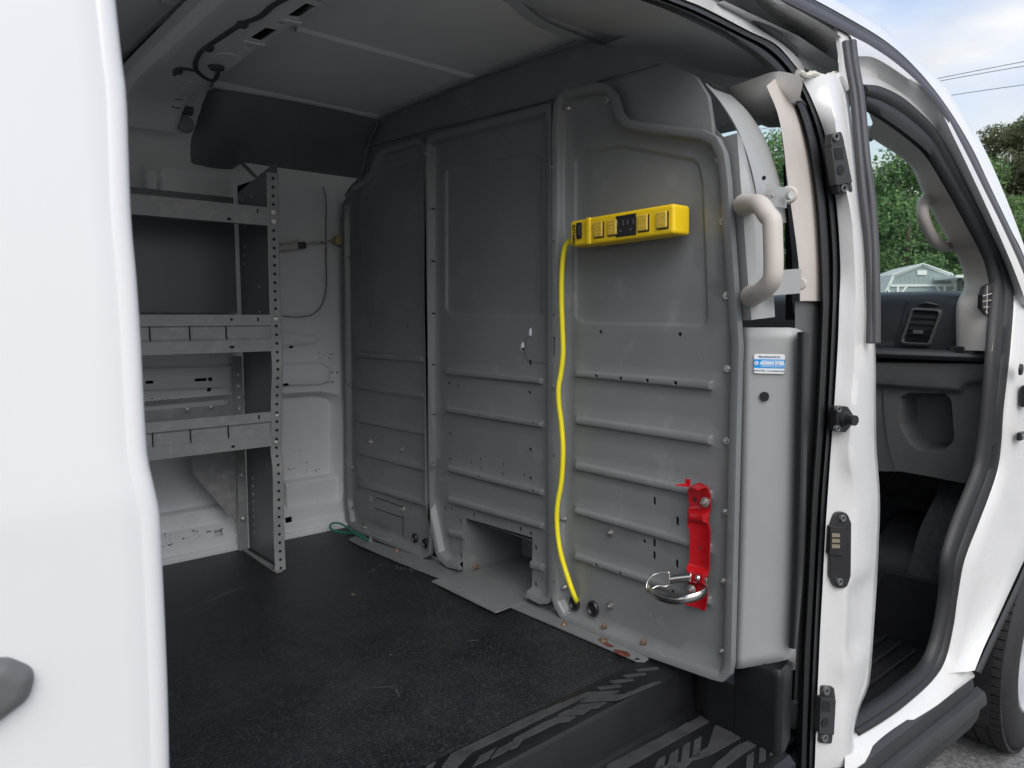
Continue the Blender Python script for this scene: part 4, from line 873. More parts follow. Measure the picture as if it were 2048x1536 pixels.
# nicks and rubs in the paint
for x, y, r in ((1401,713,.0035),(1398,706,.002),(1314,1239,.003),(1301,1231,.004),(1285,1222,.002),(1232,982,.0015),(1293,944,.0015),(972,806,.001),(1005,902,.0015),(966,1012,.003),(980,1020,.002),(1246,1150,.0012)):
    c = T(x, y, X=-.0012); n = 6; MB().prism([c+[0, r*random.uniform(.3,1)*math.cos(2*math.pi*k/n), r*random.uniform(.5,1.3)*math.sin(2*math.pi*k/n)] for k in range(n)], (-.0003,0,0)).build('paint_nick', 'galv', part, False)
# filler plate between the door panel and the body pillar, with rubber edge and maker's sticker
e0 = [T(a, b, X=.02) for a, b in ((1470,655),(1466,900),(1462,1120),(1455,1338))]
e1 = [T(a, b, X=.004) for a, b in ((1495,655),(1492,900),(1486,1120),(1478,1337))]
e2 = [T(a, b, X=.042) for a, b in ((1580,655),(1576,900),(1570,1120),(1562,1322))]
e3 = [T(a, b, X=.050) for a, b in ((1592,657),(1588,900),(1583,1120),(1576,1318))]
e4 = [T(a, b, X=.090) for a, b in ((1604,662),(1602,900),(1598,1120),(1590,1330))]
rows = [cr_spline(e, 30) for e in (e0, e1, e2, e3, e4)]
rr = [rows[0], rows[0]*.3+rows[1]*.7+[.0,0,0], rows[1], rows[1]*.9+rows[2]*.1+[-.002,0,0], rows[1]*.1+rows[2]*.9+[-.002,0,0], rows[2], rows[3], rows[4]]
filler = MB().grid(rr).build('filler_plate', 'steel_light', part, True, 60); solid(filler, .002, 0)
def onf(x, y): 
    q = T(x, y, X=.03); 
    for _ in range(6):
        t = (x-1495)/(1580-1495); q = T(x, y, X=.004+.038*t-.0045)
    return q
fa = onf(1505, 900); fb_ = onf(1570, 900); fx = (fb_-fa); fx[2] = 0; fx /= np.linalg.norm(fx); fn = np.cross(fx, [0,0,1.0]); fn = fn if fn[0] < 0 else -fn
c = onf(1528.5, 793); mb = MB(); n = 20; mb.add([c+fn*.0008+.0085*(math.cos(2*math.pi*k/n)*fx+1.05*math.sin(2*math.pi*k/n)*np.array([0,0,1.0])) for k in range(n)], [tuple(range(n))]); mb.build('plate_hole', 'hole', filler)
rs = [[T(a, b, X=x) for a, b in l] for l, x in (([(1598,664),(1593,900),(1588,1120),(1580,1295)], .055), ([(1594,664),(1590,900),(1585,1120),(1577,1296)], .030), ([(1606,664),(1602,900),(1596,1120),(1586,1298)], .026), ([(1610,664),(1606,900),(1600,1120),(1590,1298)], .030), ([(1618,666),(1614,900),(1608,1120),(1594,1296)], .060))]
redge = MB().grid([cr_spline(l, 20) for l in rs]).build('rubber_edge', 'seal', filler, False)
bevel(redge, .002)
# sticker
SX, SZ = fx, np.array([0,0,1.0]); sc = onf(1538.5, 727.5); sa = onf(1508, 727.5); sb_ = onf(1569.5, 727.5); sw_ = np.linalg.norm(sb_-sa); sh = abs(onf(1540,708)[2]-onf(1540,747)[2])
sc = (sa+sb_)/2+fn*.0012; 
def srect(w, h, r, d, dz=0, dx=0): q = rpoly([(-w/2,-h/2),(w/2,-h/2),(w/2,h/2),(-w/2,h/2)], r); return [sc+SX*(a+dx)+SZ*(b+dz)+fn*d for a, b in q]
stk = MB().prism(srect(sw_, sh, .004, 0), fn*.0003).build('maker_sticker', 'sticker', filler, False)
MB().prism(srect(sw_, sh*.46, .0002, .0004), fn*.0002).build('printed_band', 'sticker_blue', stk, False)
AX = (SX, SZ, fn)
def st(b, size, dx, dz, m, bold=0, sx=1.0): o = text(b, size, sc+SX*dx+SZ*dz+fn*.0008, AX, m, stk, 'lettering', bold, 'CENTER', sx); return o
st('ADRIAN STEEL', sh*.225, sw_*.10, sh*.03, 'ink_white', .0005, .80)
st('Manufactured by:', sh*.15, 0, sh*.36, 'ink', .0001)
st('800-677-2726   www.adriansteel.com', sh*.105, 0, -sh*.36, 'ink', .0001, .95)
st('Your Vehicle & Storage Equipment Source', sh*.072, sw_*.11, -sh*.15, 'ink_white', .0)
for dz in (.155, -.10): MB().prism(srect(sw_*.72, sh*.02, .0001, .0006, sh*dz, sw_*.11), fn*.0002).build('printed_rule', 'ink_white', stk, False)
cc = sc-SX*sw_*.42+SZ*sh*.03; mb = MB(); mb.add([cc+fn*.0008+sh*.10*(math.cos(2*math.pi*k/20)*SX+math.sin(2*math.pi*k/20)*SZ) for k in range(20)], [tuple(range(20))]); mb.build('emblem', 'ink_white', stk)
mb = MB(); mb.prism([cc+fn*.001+sh*(a*SX+b*SZ) for a, b in ((-.045,-.05),(-.015,.055),(.015,.055),(.045,-.05),(.02,-.05),(.012,-.015),(-.012,-.015),(-.02,-.05))], fn*.0002); mb.build('emblem_mark', 'sticker_blue', stk, False)
# upper bracket, hoop, straps and grab handle on the hinge side
b0 = [T(a, b, X=.012) for a, b in ((1447,274),(1455,400),(1470,560),(1478,641))]; b1 = [T(a, b, X=.0) for a, b in ((1474,266),(1484,400),(1496,560),(1503,640))]
b2 = [T(a, b, X=.012) for a, b in ((1476,266),(1505,400),(1514,560),(1516,638))]; b3 = [T(a, b, X=.05) for a, b in ((1500,306),(1532,440),(1545,560),(1550,634))]
MB().grid([cr_spline(l, 30) for l in (b0, b1, b2, b3)]).build('handle_bracket', 'steel_light', part, True, 25)
hp0 = [(1412,166),(1440,205),(1470,255),(1492,310),(1506,370),(1512,420)]; hp1 = [(1428,178),(1462,212),(1494,262),(1515,318),(1532,380),(1540,440)]
h0 = cr_spline([T(a, b, X=.03) for a, b in hp0], 30); h1 = cr_spline([T(a, b, X=.05) for a, b in hp1], 30)
MB().grid([h0+[.04,.01,0], h0, h0*.5+h1*.5-[.014,0,0], h1, h1+[.06,.0,0]]).build('roof_hoop', 'steel_light', part, True, 60)
MB().prism([T(a, b, X=.035) for a, b in ((1419,243),(1470,300),(1460,330),(1419,300))], (.002,0,0)).build('corner_sheet', 'steel', part, False)
handle('grab_handle', [T(a, b, X=x) for a, b, x in ((1488,410,.0),(1500,408,-.03),(1520,410,-.055),(1536,432,-.065),(1544,440,-.068),(1546,480,-.07),(1547,530,-.07),(1543,562,-.066),(1520,585,-.045),(1503,592,-.0))], .016)
for (x0, y0, x1, y1, hgt) in ((1531,388,1572,396,.018),(1546,566,1600,562,.022)):
    a = T(x0, y0, X=.015); b = T(x1, y1, X=.06); s_ = MB().prism([a+[0,0,hgt], b+[0,0,hgt], b-[0,0,hgt], a-[0,0,hgt]], (.003,0,0)).build('strap', 'steel_light', part, False)
for x, y in ((1537,389),(1543,390)): bolt(T(x, y, X=.012), (-1,-.2,0), part, s=.9)
p = T(1575, 392, X=.05); mb = MB(); mb.disc(p, (-.4,-1,0), .007, .01, 16); mb.build('clamp_pin', 'bolt', part)
for x, y in ((1477,589),(1528,356)): mb = MB(); mb.disc(T(x, y, X=-.003), NX, .004, .0006, 12); mb.build('bracket_hole', 'hole', part)

# ================================================================== POWER STRIP
pL = T(1138, 468, X=-.060); pR = T(1346, 437, X=-.060)
ps_ = empty('power_strip', tuple((pL+pR)/2+[.06,0,0]), 'yellow metal power strip with six outlets and a long cord on the partition', 'power strip')
ax = pR-pL; LN = np.linalg.norm(ax); ax /= LN; upv = np.cross([-1,0,0], ax); upv = upv if upv[2] > 0 else -upv; on = np.array([-1.0,0,0])
Hh = .5*abs(T(1242,425,X=-.060)[2]-T(1242,480,X=-.060)[2])+.001
def lp_(s, t, d): return pL+ax*s+upv*t+on*d
AXS = [ax, upv, on]
x1 = .19*LN
def strip_box(s0, s1, h, d0, d1, name, m, parent, bv=.006): o = MB().box(lp_((s0+s1)/2, 0, (d0+d1)/2), (s1-s0, 2*h, d1-d0), AXS).build(name, m, parent, False); return bevel(o, bv, 3)
main = strip_box(x1+.004, LN+.002, Hh, -.052, .0, 'housing', 'yellow', ps_, .006)
strip_box(0, x1+.004, Hh*.97, -.052, -.003, 'switch_end', 'yellow', ps_, .006)
strip_box(x1-.002, x1+.012, Hh*1.01, -.052, .003, 'housing_rib', 'yellow', ps_, .004)
W1 = LN-x1
for k, s in enumerate((.285,.425,.505,.601,.712,.88)):
    s *= LN; s += .008
    if k in (2, 3):
        o = MB().box(lp_(s, 0, .0005), (.026,.042,.003), AXS).build('outlet', 'black', ps_, False); bevel(o, .002)
        for ds, dt, w_, h_ in ((-.007,.006,.0022,.010),(.007,.006,.0022,.010),(0,-.009,.004,.004)): MB().box(lp_(s+ds, dt, .0022), (w_,h_,.0008), AXS).build('outlet_slot', 'dash_grey', o, False)
    else:
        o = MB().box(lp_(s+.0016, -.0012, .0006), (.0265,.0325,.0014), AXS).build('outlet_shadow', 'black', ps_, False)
        o = MB().box(lp_(s, 0, .0025), (.025,.031,.005), AXS).build('outlet_cover', 'yellow_dull', ps_, False); bevel(o, .004, 3)
        for q in range(3): text(('ROTATE','TO','OPEN')[q], .0045, lp_(s, .007-.007*q, .0052), (ax, upv, on), 'yellow', o)
o = MB().box(lp_(.085*LN+.006, .004, -.001), (.015,.034,.004), AXS).build('switch', 'black', ps_, False); bevel(o, .002)
o2 = MB().box(lp_(.085*LN+.006, .004, .0018), (.009,.024,.006), AXS).build('rocker', 'black', o, False); bevel(o2, .002)
text('TRIPP\u00b7LITE', .0098, lp_(.030*LN+.004, -.004, -.0026), (upv, -ax, on), 'ink_black', ps_, 'lettering', .0004)
tube('cord', [T(a, b, X=x) for a, b, x in ((1140,482,-.03),(1134,487,-.03),(1128,502,-.03),(1124,540,-.03),(1123,600,-.03),(1125,660,-.03),(1126,705,-.03),(1122,745,-.032),(1117,775,-.036),(1118,810,-.034),(1123,850,-.03),(1126,900,-.03),(1123,960,-.03),(1115,1010,-.032),(1114,1050,-.03),(1120,1100,-.028),(1134,1150,-.022),(1148,1190,-.014),(1154,1203,.0),(1156,1208,.02))], .0058, 'cord', ps_, 12, 120)

# ================================================================== EXTINGUISHER BRACKET
eb = empty('extinguisher_bracket', tuple(T(1398,1100,X=0)), 'red metal fire extinguisher bracket with steel band, empty, low on the partition', 'bracket')
eo = rpoly(yz([(1376,978),(1396,966),(1414,974),(1421,990),(1423,1015),(1418,1030),(1416,1045),(1421,1062),(1420,1100),(1419,1142),(1415,1160),(1416,1180),(1414,1200),(1409,1223),(1385,1214),(1370,1210),(1378,1190),(1378,1175),(1374,1150),(1376,1132),(1379,1118),(1379,1060),(1376,1050),(1376,1030),(1379,1012)], -.016), .004)
ef = [(rpoly(yz([(1376,1015),(1422,1020),(1416,1050),(1374,1045)], -.016), .004), .010, .010), (rpoly(yz([(1372,1128),(1422,1140),(1416,1175),(1374,1168)], -.016), .004), .010, .010)]
eh = [ell(T(1388,1000,X=-.016)[1:], .0045, .006), ell(T(1397,1098,X=-.016)[1:], .0035, .0045)]
yc = np.mean(eo[:,0])
pressed('back_plate', eo, ef, eh, lambda u, v, h: (-.013-h-7*(u-yc)**2, u, v), 'red', eb, .006, .003, .003)
tf = [T(a, b, X=x) for a, b, x in ((1376,976,-.018),(1396,968,-.016),(1416,976,-.02),(1408,975,-.045),(1394,981,-.055),(1378,975,-.045))]
o = MB().prism(tf, (0,0,.002)).build('top_flange', 'red', eb, False)
MB().prism([T(a, b, X=-.03) for a, b in ((1370,957),(1380,959),(1379,972),(1371,972))], (.002,0,0)).build('hook_tab', 'red', eb, False)
MB().prism([T(a, b, X=x) for a, b, x in ((1350,969,-.06),(1372,967,-.03),(1378,972,-.03),(1365,971,-.055))], (0,0,-.002)).build('hook_finger', 'red', eb, False)
for x, y in ((1411,1004),(1384,1178)): bolt(T(x, y, X=-.017), NX, eb, s=1.15)
mb = MB(); mb.disc(T(1395,1156,X=-.026), NX, .006, .004, 16, .003); mb.build('rivet', 'bolt', eb, True, 30)
def band(px, w, name):
    P = cr_spline([T(a, b, X=x) for a, b, x in px], 40); return solid(MB().grid([P+[0,0,w/2], P-[0,0,w/2]]).build(name, 'stainless', eb), .0012, 0)
band([(1410,1160,-.03),(1416,1172,-.034),(1411,1183,-.055),(1395,1193,-.078),(1370,1199,-.095),(1345,1200,-.098),(1320,1194,-.092),(1304,1185,-.080),(1297,1176,-.068)], .0165, 'clamp_band')
band([(1382,1155,-.024),(1362,1157,-.030),(1338,1160,-.036)], .017, 'clamp_tail')
tube('clamp_wire', [T(a, b, X=x) for a, b, x in ((1338,1170,-.036),(1338,1147,-.036),(1334,1144,-.037),(1318,1146,-.042),(1304,1152,-.052),(1295,1163,-.06),(1293,1176,-.066),(1297,1186,-.072),(1304,1178,-.068),(1316,1172,-.056),(1330,1173,-.042),(1338,1170,-.036))], .0017, 'stainless', eb, 8, 80)

# ================================================================== SHELVING
SXX = -.37
shv = empty('shelving_unit', (SXX-.4, 2.08, 0), 'grey steel shelving unit with three shelves and perforated posts along the wall', 'shelving')
fpts = [(545,346),(546,420),(548,520),(550,600),(553,690),(555,740),(553,800),(553,860),(552,900),(556,935),(557,990),(558,1060),(561,1143)]
fpost = [T(a, b, X=SXX) for a, b in fpts]; fpost[-1][2] = 0.002
fp_s = cr_spline(fpost, 70)
PWD = .032
rowsP = [fp_s+[-PWD/2,0,0], fp_s+[-PWD/2+.002,-.002,0], fp_s+[PWD/2-.002,-.002,0], fp_s+[PWD/2,0,0]]
post = MB().grid(rowsP).build('front_post', 'shelf', shv, True, 40)
yl = [(430,.0)]
holes_y = list(np.arange(357, 1140, 17.35))
mbh = 0
def post_y(z): return np.interp(z, fp_s[::-1,2], fp_s[::-1,1])
hm_ = None
for k, yy in enumerate(holes_y):
    z = np.interp(yy, [p[1] for p in fpts], fpost_z := [p[2] for p in fpost]); p = np.array([SXX, post_y(z)-.0024, z])
    mb = MB(); mb.disc(p, (0,-1,0), .0042, .0004, 12)
    o = mb.build('punched_hole', 'hole', post)
for yy in (425, 443, 638, 831, 884):
    z = np.interp(yy, [p[1] for p in fpts], [p[2] for p in fpost]); bolt(np.array([SXX, post_y(z)-.003, z]), (0,-1,0), shv, s=.75)
# end panel: from the front post back to the wall
YB = 2.205
zs_ = np.linspace(1.135, .004, 40)
MB().grid([[(SXX+PWD/2-.002, post_y(z)+ (YB-post_y(z))*t, z-(.0 if z < 1.12 else .05*t)) for t in np.linspace(0, 1, 6)] for z in zs_]).build('end_panel', 'shelf_dark', shv, True, 30)
bpx = [(458,376),(462,450),(463,560),(460,640),(464,700),(466,760),(470,812),(474,905),(478,990),(484,1094)]
for (x, y) in ((476,398),(494,392),(481,454),(481,493),(481,510),(480,527),(510,573),(511,623),(516,870)): MB().box((SXX+PWD/2-.0035, T(x, y, X=SXX)[1], T(x, y, X=SXX)[2]), (.001,.003,.008)).build('panel_slot', 'inner', shv, False)
for y in np.arange(958, 1070, 15.5): q = T(497+(y-958)*.03, y, X=SXX); MB().box((SXX+PWD/2-.0035, q[1], q[2]), (.001,.003,.007)).build('panel_slot', 'inner', shv, False)
# back posts
bz = [(YB-.005, z) for z in (1.10,.6,.3,.004)]
MB().box((SXX-.008, YB-.006, .30), (.026,.012,.60)).build('back_post', 'shelf', shv, False)
for z in (.10,.235): bolt((SXX-.008, YB-.013, z), (0,-1,0), shv, s=1.0)
for z in np.arange(.34, .56, .034):
    mb = MB(); mb.disc((SXX-.008, YB-.0124, z), (0,-1,0), .0042, .0005, 12); mb.build('punched_hole', 'inner', shv)
MB().box((SXX-.10, YB-.004, .985), (.16,.003,.05)).build('rear_bracket', 'shelf_dark', shv, False)
# foot flange and top brace
ft = [T(a, b, Z=.003) for a, b in ((481,1098),(492,1099),(566,1143),(553,1147)) ]
MB().prism(ft, (0,0,.002)).build('foot', 'shelf', shv, False)
bolt(T(549,1138,Z=.006), (0,0,1), shv, RUSTY, .8)
br0 = T(478,320,Y=2.17); br1 = T(513,356,Y=2.06); d_ = (br1-br0); MB().prism([br0+[-.012,0,.003], br0+[.012,0,-.003], br1+[.012,0,-.003], br1+[-.012,0,.003]], (0,.003,.001)).build('wall_brace', 'shelf', shv, False)
# back sheets
MB().box((-1.0, YB-.002, .90), (1.26,.003,.34)).build('back_sheet', 'shelf_dark', shv, False)
# shelves
XA = -1.75
def shelf(name, front, parent, m='shelf', th=.0015):
    prof = front; V = MB().grid([[(x, y, z) for x in (XA, SXX-PWD/2+.001)] for y, z in prof]); o = V.build(name, m, parent, False); return solid(o, th, 0)
def yf(y_px, x_px=500, Y=None): return T(x_px, y_px, Y=Y)
def zf(y_px, Y): return T(540, y_px, Y=Y)[2]
ya = post_y(.97)-.001
z1t, z1b = zf(415, ya), zf(451, ya)
shelf('shelf', [(ya,z1t),(ya,z1b),(ya+.012,z1b-.001),(ya+.03,z1t-.004),(YB,z1t-.006),(YB,z1t+.02)], shv)
yb = post_y(.66)-.001
z2 = [zf(v, yb) for v in (630,650,653,675,678,702)]
s2 = shelf('shelf', [(YB,z2[3]+.05),(YB,z2[3]-.002),(yb+.03,z2[3]-.002),(yb+.016,z2[3]),(yb+.016,z2[3]),(yb+.002,z2[4]),(yb,z2[4]-.002),(yb,z2[5]),(yb+.02,z2[5])], shv)
shelf('shelf_lip', [(yb+.012,z2[0]-.001),(yb,z2[0]),(yb,z2[1]),(yb+.005,z2[2]),(yb+.005,z2[3]),(yb+.001,z2[4])], s2)
yc_ = post_y(.40)-.001
z3 = [zf(v, yc_) for v in (824,842,846,864,868,892)]
s3_ = shelf('shelf', [(YB-.005,z3[3]+.055),(YB-.005,z3[3]+.02),(YB-.03,z3[3]+.004),(yc_+.03,z3[3]),(yc_+.016,z3[3]),(yc_+.002,z3[4]),(yc_,z3[4]-.002),(yc_,z3[5]),(yc_+.02,z3[5])], shv)
shelf('shelf_lip', [(yc_+.012,z3[0]-.001),(yc_,z3[0]),(yc_,z3[1]),(yc_+.005,z3[2]),(yc_+.005,z3[3]),(yc_+.001,z3[4])], s3_)
# front divider blades in the tray slots
for (xs_, zt_, zb_, y_) in (((300,380,453),z2[1]+.004,z2[4]-.006,yb),((305,381,457),z3[1]+.004,z3[4]-.006,yc_)):
    for xx in xs_:
        yy = 665 if y_ == yb else 860; X_ = T(xx, yy, Y=y_)[0]
        MB().box((X_, y_+.003, (zt_+zb_)/2), (.0022,.007,zt_-zb_)).build('divider', 'hole', s2 if y_ == yb else s3_, False)
for (x, y, w_, h_, yy, pr) in ((515,422,.004,.012,ya,shv),(458,438,.011,.007,ya,shv),(516,639,.005,.011,yb,s2),(463,639,.007,.007,yb,s2),(464,694,.012,.007,yb,s2),(518,834,.005,.011,yc_,s3_),(466,893,.010,.007,yc_,s3_)):
    p = T(x, y, Y=yy-.0012); MB().prism([np.array([a, yy-.0012, b]) for a, b in slot((p[0], p[2]), w_, h_)], (0,-.0004,0)).build('slot_hole', 'hole', pr, False)
for x, y in ((375,819),(423,814)): bolt(T(x, y, Y=YB-.012), (0,-1,0), shv, s=.8)
# triangular gusset between the post and the wheel housing
gs = [T(a, b, Y=2.185) for a, b in ((385,905),(470,890),(472,1046),(386,948))]
MB().prism(gs, (0,.002,0)).build('gusset', 'galv', shv, False)
MB().prism([T(a, b, Y=2.180) for a, b in ((384,905),(470,890),(470,940),(385,946))], (0,.002,0)).build('gusset_flange', 'shelf', shv, False)

# ================================================================== LOOSE THINGS IN THE CARGO BAY
mz = .0018
m0 = [(-2.5,.918),(-.02,.918),(-.02,1.25),(-.02,2.205),(-2.5,2.205)]
rm_ = tag(MB().prism([(a, b, -.0045) for a, b in m0], (0,0,.0063)).build('floor_mat', 'mat_rubber', None, False), 'black pebbled rubber mat covering the cargo floor', 'floor mat')
for (x, y, r) in ((706,1189,.007),(895,1285,.010)):
    c = T(x, y, Z=mz); n = 16; MB().prism([c+[r*.8*math.cos(2*math.pi*k/n), r*math.sin(2*math.pi*k/n), .0002] for k in range(n)], (0,0,.0004)).build('screw_head', 'rust' if x < 800 else 'hole', rm_, False)
def scuffs(l, sp, k, rr):
    for (x, y) in l:
        c = T(x, y, Z=mz+.0003)
        for _ in range(k):
            q = c+[random.gauss(0, sp), random.gauss(0, sp), 0]; n = 6; r = random.uniform(.3, 1)*rr
            MB().prism([q+[r*random.uniform(.4,1.3)*math.cos(2*math.pi*j/n), r*random.uniform(.4,1.3)*math.sin(2*math.pi*j/n), 0] for j in range(n)], (0,0,.0003)).build('scuff', 'scuff', rm_, False)
scuffs([(740,1143),(760,1130),(800,1137),(835,1141)], .008, 7, .004); scuffs([(725,1212),(840,1165),(776,1309)], .004, 3, .003)
def scratch(pts, w): 
    P = cr_spline([T(a, b, Z=mz+.0004) for a, b in pts], 24); d = np.gradient(P, axis=0); d /= np.linalg.norm(d, axis=1)[:,None]; s = np.stack([-d[:,1], d[:,0], 0*d[:,0]], 1)
    t = np.sin(np.linspace(.15, 3, 24))[:,None]*np.random.uniform(.4, 1, (24,1)); MB().grid([P+s*w*t, P-s*w*t]).build('scratch', 'scuff', rm_, False)
scratch([(352,1228),(400,1210),(470,1180),(520,1166)], .002); scratch([(790,1374),(800,1395)], .0008); scratch([(930,1283),(960,1279)], .0012); scratch([(715,1378),(808,1371)], .0006)

gw = tag(tube('green_wire', [T(a, b, Z=z) for a, b, z in ((738,1080,.016),(722,1074,.012),(705,1063,.02),(690,1052,.03),(676,1046,.036),(664,1047,.03),(660,1054,.02),(668,1061,.012),(685,1065,.008),(705,1066,.008),(722,1069,.010),(733,1078,.014))], .0032, 'green', None, 8, 90), 'green wire loop tied to a bolt at the foot of the partition', 'wire')
tc_ = empty('taped_cable', tuple(T(590, 493, Y=2.21)), 'taped cable bundle with thin tan wire hanging on the white wall', 'cable')
yy = 2.212
MB().tube([T(548,495,Y=yy), T(570,495,Y=yy), T(593,492,Y=yy)], .0125, 14).build('tape_wrap', 'tape', tc_)
MB().tube([T(592,492,Y=yy), T(610,490,Y=yy)], .0108, 14).build('sleeve', 'harness', tc_, True, 40)
tube('bare_wire', [T(a, b, Y=yy) for a, b in ((608,490),(622,486),(640,484),(655,482),(668,478),(680,474))], .0022, 'wire', tc_, 6)
tube('white_wrap', [T(a, b, Y=yy-.001) for a, b in ((624,486),(634,485),(643,484),(652,483))], .004, 'tape', tc_, 8)
tube('loose_tail', [T(a, b, Y=yy-.006) for a, b in ((584,485),(592,482),(597,478))], .003, 'tape', tc_, 6)
o = MB().box(T(676,481,Y=yy), (.03,.02,.03)).build('clip', 'wire', tc_, False); bevel(o, .004)
tube('wall_wire', [T(a, b, Y=2.232) for a, b in ((626,350),(645,372),(652,400),(652,450),(652,520),(653,560),(650,590),(640,615),(622,630),(595,634),(565,632))], .0014, 'strip', van, 6, 60)

# ================================================================== OUTSIDE
def leaf_mesh(name, kind, seed, n, mats):
    rnd = np.random.RandomState(seed); V = []; F = []; MI = []
    lobes = []
    if kind == 'round':
        for _ in range(26):
            z = rnd.uniform(.22, .97); r = .36*math.sqrt(max(.05, 1-((z-.5)/.55)**2)); a = rnd.uniform(0, 6.28); q = rnd.uniform(.2, 1)*r
            lobes.append((q*math.cos(a), q*math.sin(a), z, rnd.uniform(.08, .16)))
    else:
        for _ in range(34):
            z = rnd.uniform(.25, .99); r = .22*(1.1-z)+.05; a = rnd.uniform(0, 6.28); q = rnd.uniform(.3, 1)*r
            lobes.append((q*math.cos(a), q*math.sin(a), z, rnd.uniform(.04, .085)))
    for i in range(n):
        lx, ly, lz, lr = lobes[rnd.randint(len(lobes))]
        d = rnd.normal(size=3); d /= np.linalg.norm(d); c = np.array([lx,ly,lz])+d*lr*rnd.uniform(.55, 1.08)*[1,1,.8]
        s = rnd.uniform(.004, .011) if kind == 'round' else rnd.uniform(.004, .010)
        nrm = d+rnd.normal(size=3)*.6; nrm /= np.linalg.norm(nrm); u = np.cross(nrm, rnd.normal(size=3)); u /= np.linalg.norm(u); w = np.cross(nrm, u)
        if kind != 'round': u *= .45; w *= 1.6
        k = len(V); V += [c-u*s, c+w*s*.8, c+u*s, c-w*s*.8]; F.append((k,k+1,k+2,k+3)); MI.append(rnd.randint(3))
    me = bpy.data.meshes.new(name); me.from_pydata([tuple(v) for v in V], [], F)
    for m in mats: me.materials.append(M[m])
    me.polygons.foreach_set('material_index', MI); me.update(); return me
def leafmat(name, col):
    m = mat(name, col, .6); t = m.node_tree; b = t.nodes['Principled BSDF']; o = t.nodes['Material Output']
    tr = t.nodes.new('ShaderNodeBsdfTranslucent'); tr.inputs[0].default_value = (col[0]*1.3, col[1]*1.4, col[2], 1); mx_ = t.nodes.new('ShaderNodeMixShader'); mx_.inputs[0].default_value = .4
    t.links.new(b.outputs[0], mx_.inputs[1]); t.links.new(tr.outputs[0], mx_.inputs[2]); t.links.new(mx_.outputs[0], o.inputs[0]); return m
M['leaf1'] = leafmat('broad_leaf', (.13,.23,.095)); M['leaf2'] = leafmat('broad_leaf_light', (.21,.32,.12)); M['leaf3'] = leafmat('broad_leaf_deep', (.09,.165,.07))
M['pine1'] = leafmat('pine_needle', (.13,.16,.085)); M['pine2'] = leafmat('pine_needle_light', (.18,.20,.105)); M['pine3'] = leafmat('pine_needle_deep', (.08,.10,.055))
M['bark'] = mat('bark', (.10,.075,.055), .9, var=.3, vscale=6)
CR = [leaf_mesh('crown', 'round', s, 22000, ('leaf1','leaf2','leaf3')) for s in (1, 2, 3)]
PR = [leaf_mesh('crown', 'pine', s, 15000, ('pine1','pine2','pine3')) for s in (4, 5)]
def trunk_mesh(seed, r):
    rnd = np.random.RandomState(seed); mb = MB(); mb.tube([(0,0,-.02),(.005,.0,.3),(rnd.uniform(-.02,.02),.01,.6),(0,.0,.92)], [r,r*.75,r*.5,r*.12], 8)
    for _ in range(9):
        z = rnd.uniform(.3, .8); a = rnd.uniform(0, 6.28); l = rnd.uniform(.15, .3); mb.tube([(0,0,z),(l*.5*math.cos(a),l*.5*math.sin(a),z+.06),(l*math.cos(a),l*math.sin(a),z+.1)], [r*.35,r*.22,r*.08], 6)
    o = mb.build('trunk', 'bark', None); me = o.data; bpy.data.objects.remove(o); return me
TR = [trunk_mesh(s, .02) for s in (1, 2)]
def far(px, D, z=GZ):      # ground point under an image column at distance D
    r = _M @ np.array([px-1024.0, 0, FPX]); r = r[:2]/np.linalg.norm(r[:2]); return np.array([CAM[0]+r[0]*D, CAM[1]+r[1]*D, z])
def tree(px, D, top, wide, kind, label):
    p = far(px, D); up_ = _M @ np.array([px-1024.0, top-768.0, FPX]); h = CAM[2]+D*up_[2]/np.linalg.norm(up_[:2])-GZ
    t = empty('pine_tree' if kind == 'pine' else 'broadleaf_tree', tuple(p), label, 'tree', 'trees along the far edge of the lot')
    for nm, me in (('crown', random.choice(PR if kind == 'pine' else CR)), ('trunk', random.choice(TR))):
        o = bpy.data.objects.new(nm, me); COL.objects.link(o); o.parent = t
    t.scale = (wide*h, wide*h, h); t.rotation_euler.z = random.uniform(0, 6.28); return t
tree(1530, 46, 285, 1.0, 'round', 'dark green tree seen through the gap beside the door pillar')
tree(1610, 55, 330, 1.1, 'round', 'tree mostly hidden behind the door pillar')
tree(1705, 50, 350, 1.0, 'round', 'tree hidden mostly by the weather strip, beside the bright leafy tree')
tree(1800, 47, 300, 1.05, 'round', 'tall leafy tree through the windscreen behind the grey barn shed')
tree(1870, 56, 330, 1.1, 'round', 'leafy tree behind the curved grab handle on the windscreen pillar')
tree(1760, 52, 425, 1.2, 'round', 'bright green bushy tree left of the barn shed')
tree(1900, 54, 440, 1.1, 'round', 'low bushy tree right behind the barn shed roof')
tree(1965, 60, 262, 1.0, 'pine', 'thin pine just right of the van roof edge')
tree(2000, 62, 275, 1.2, 'pine', 'olive pine between the thin pine and the tallest one')
tree(2035, 58, 238, 1.2, 'pine', 'tallest pine at the right edge of the view')
tree(2080, 60, 250, 1.1, 'pine', 'pine partly cut off by the right edge of the view')
tree(2010, 50, 400, 1.1, 'round', 'dense green tree below the pines')
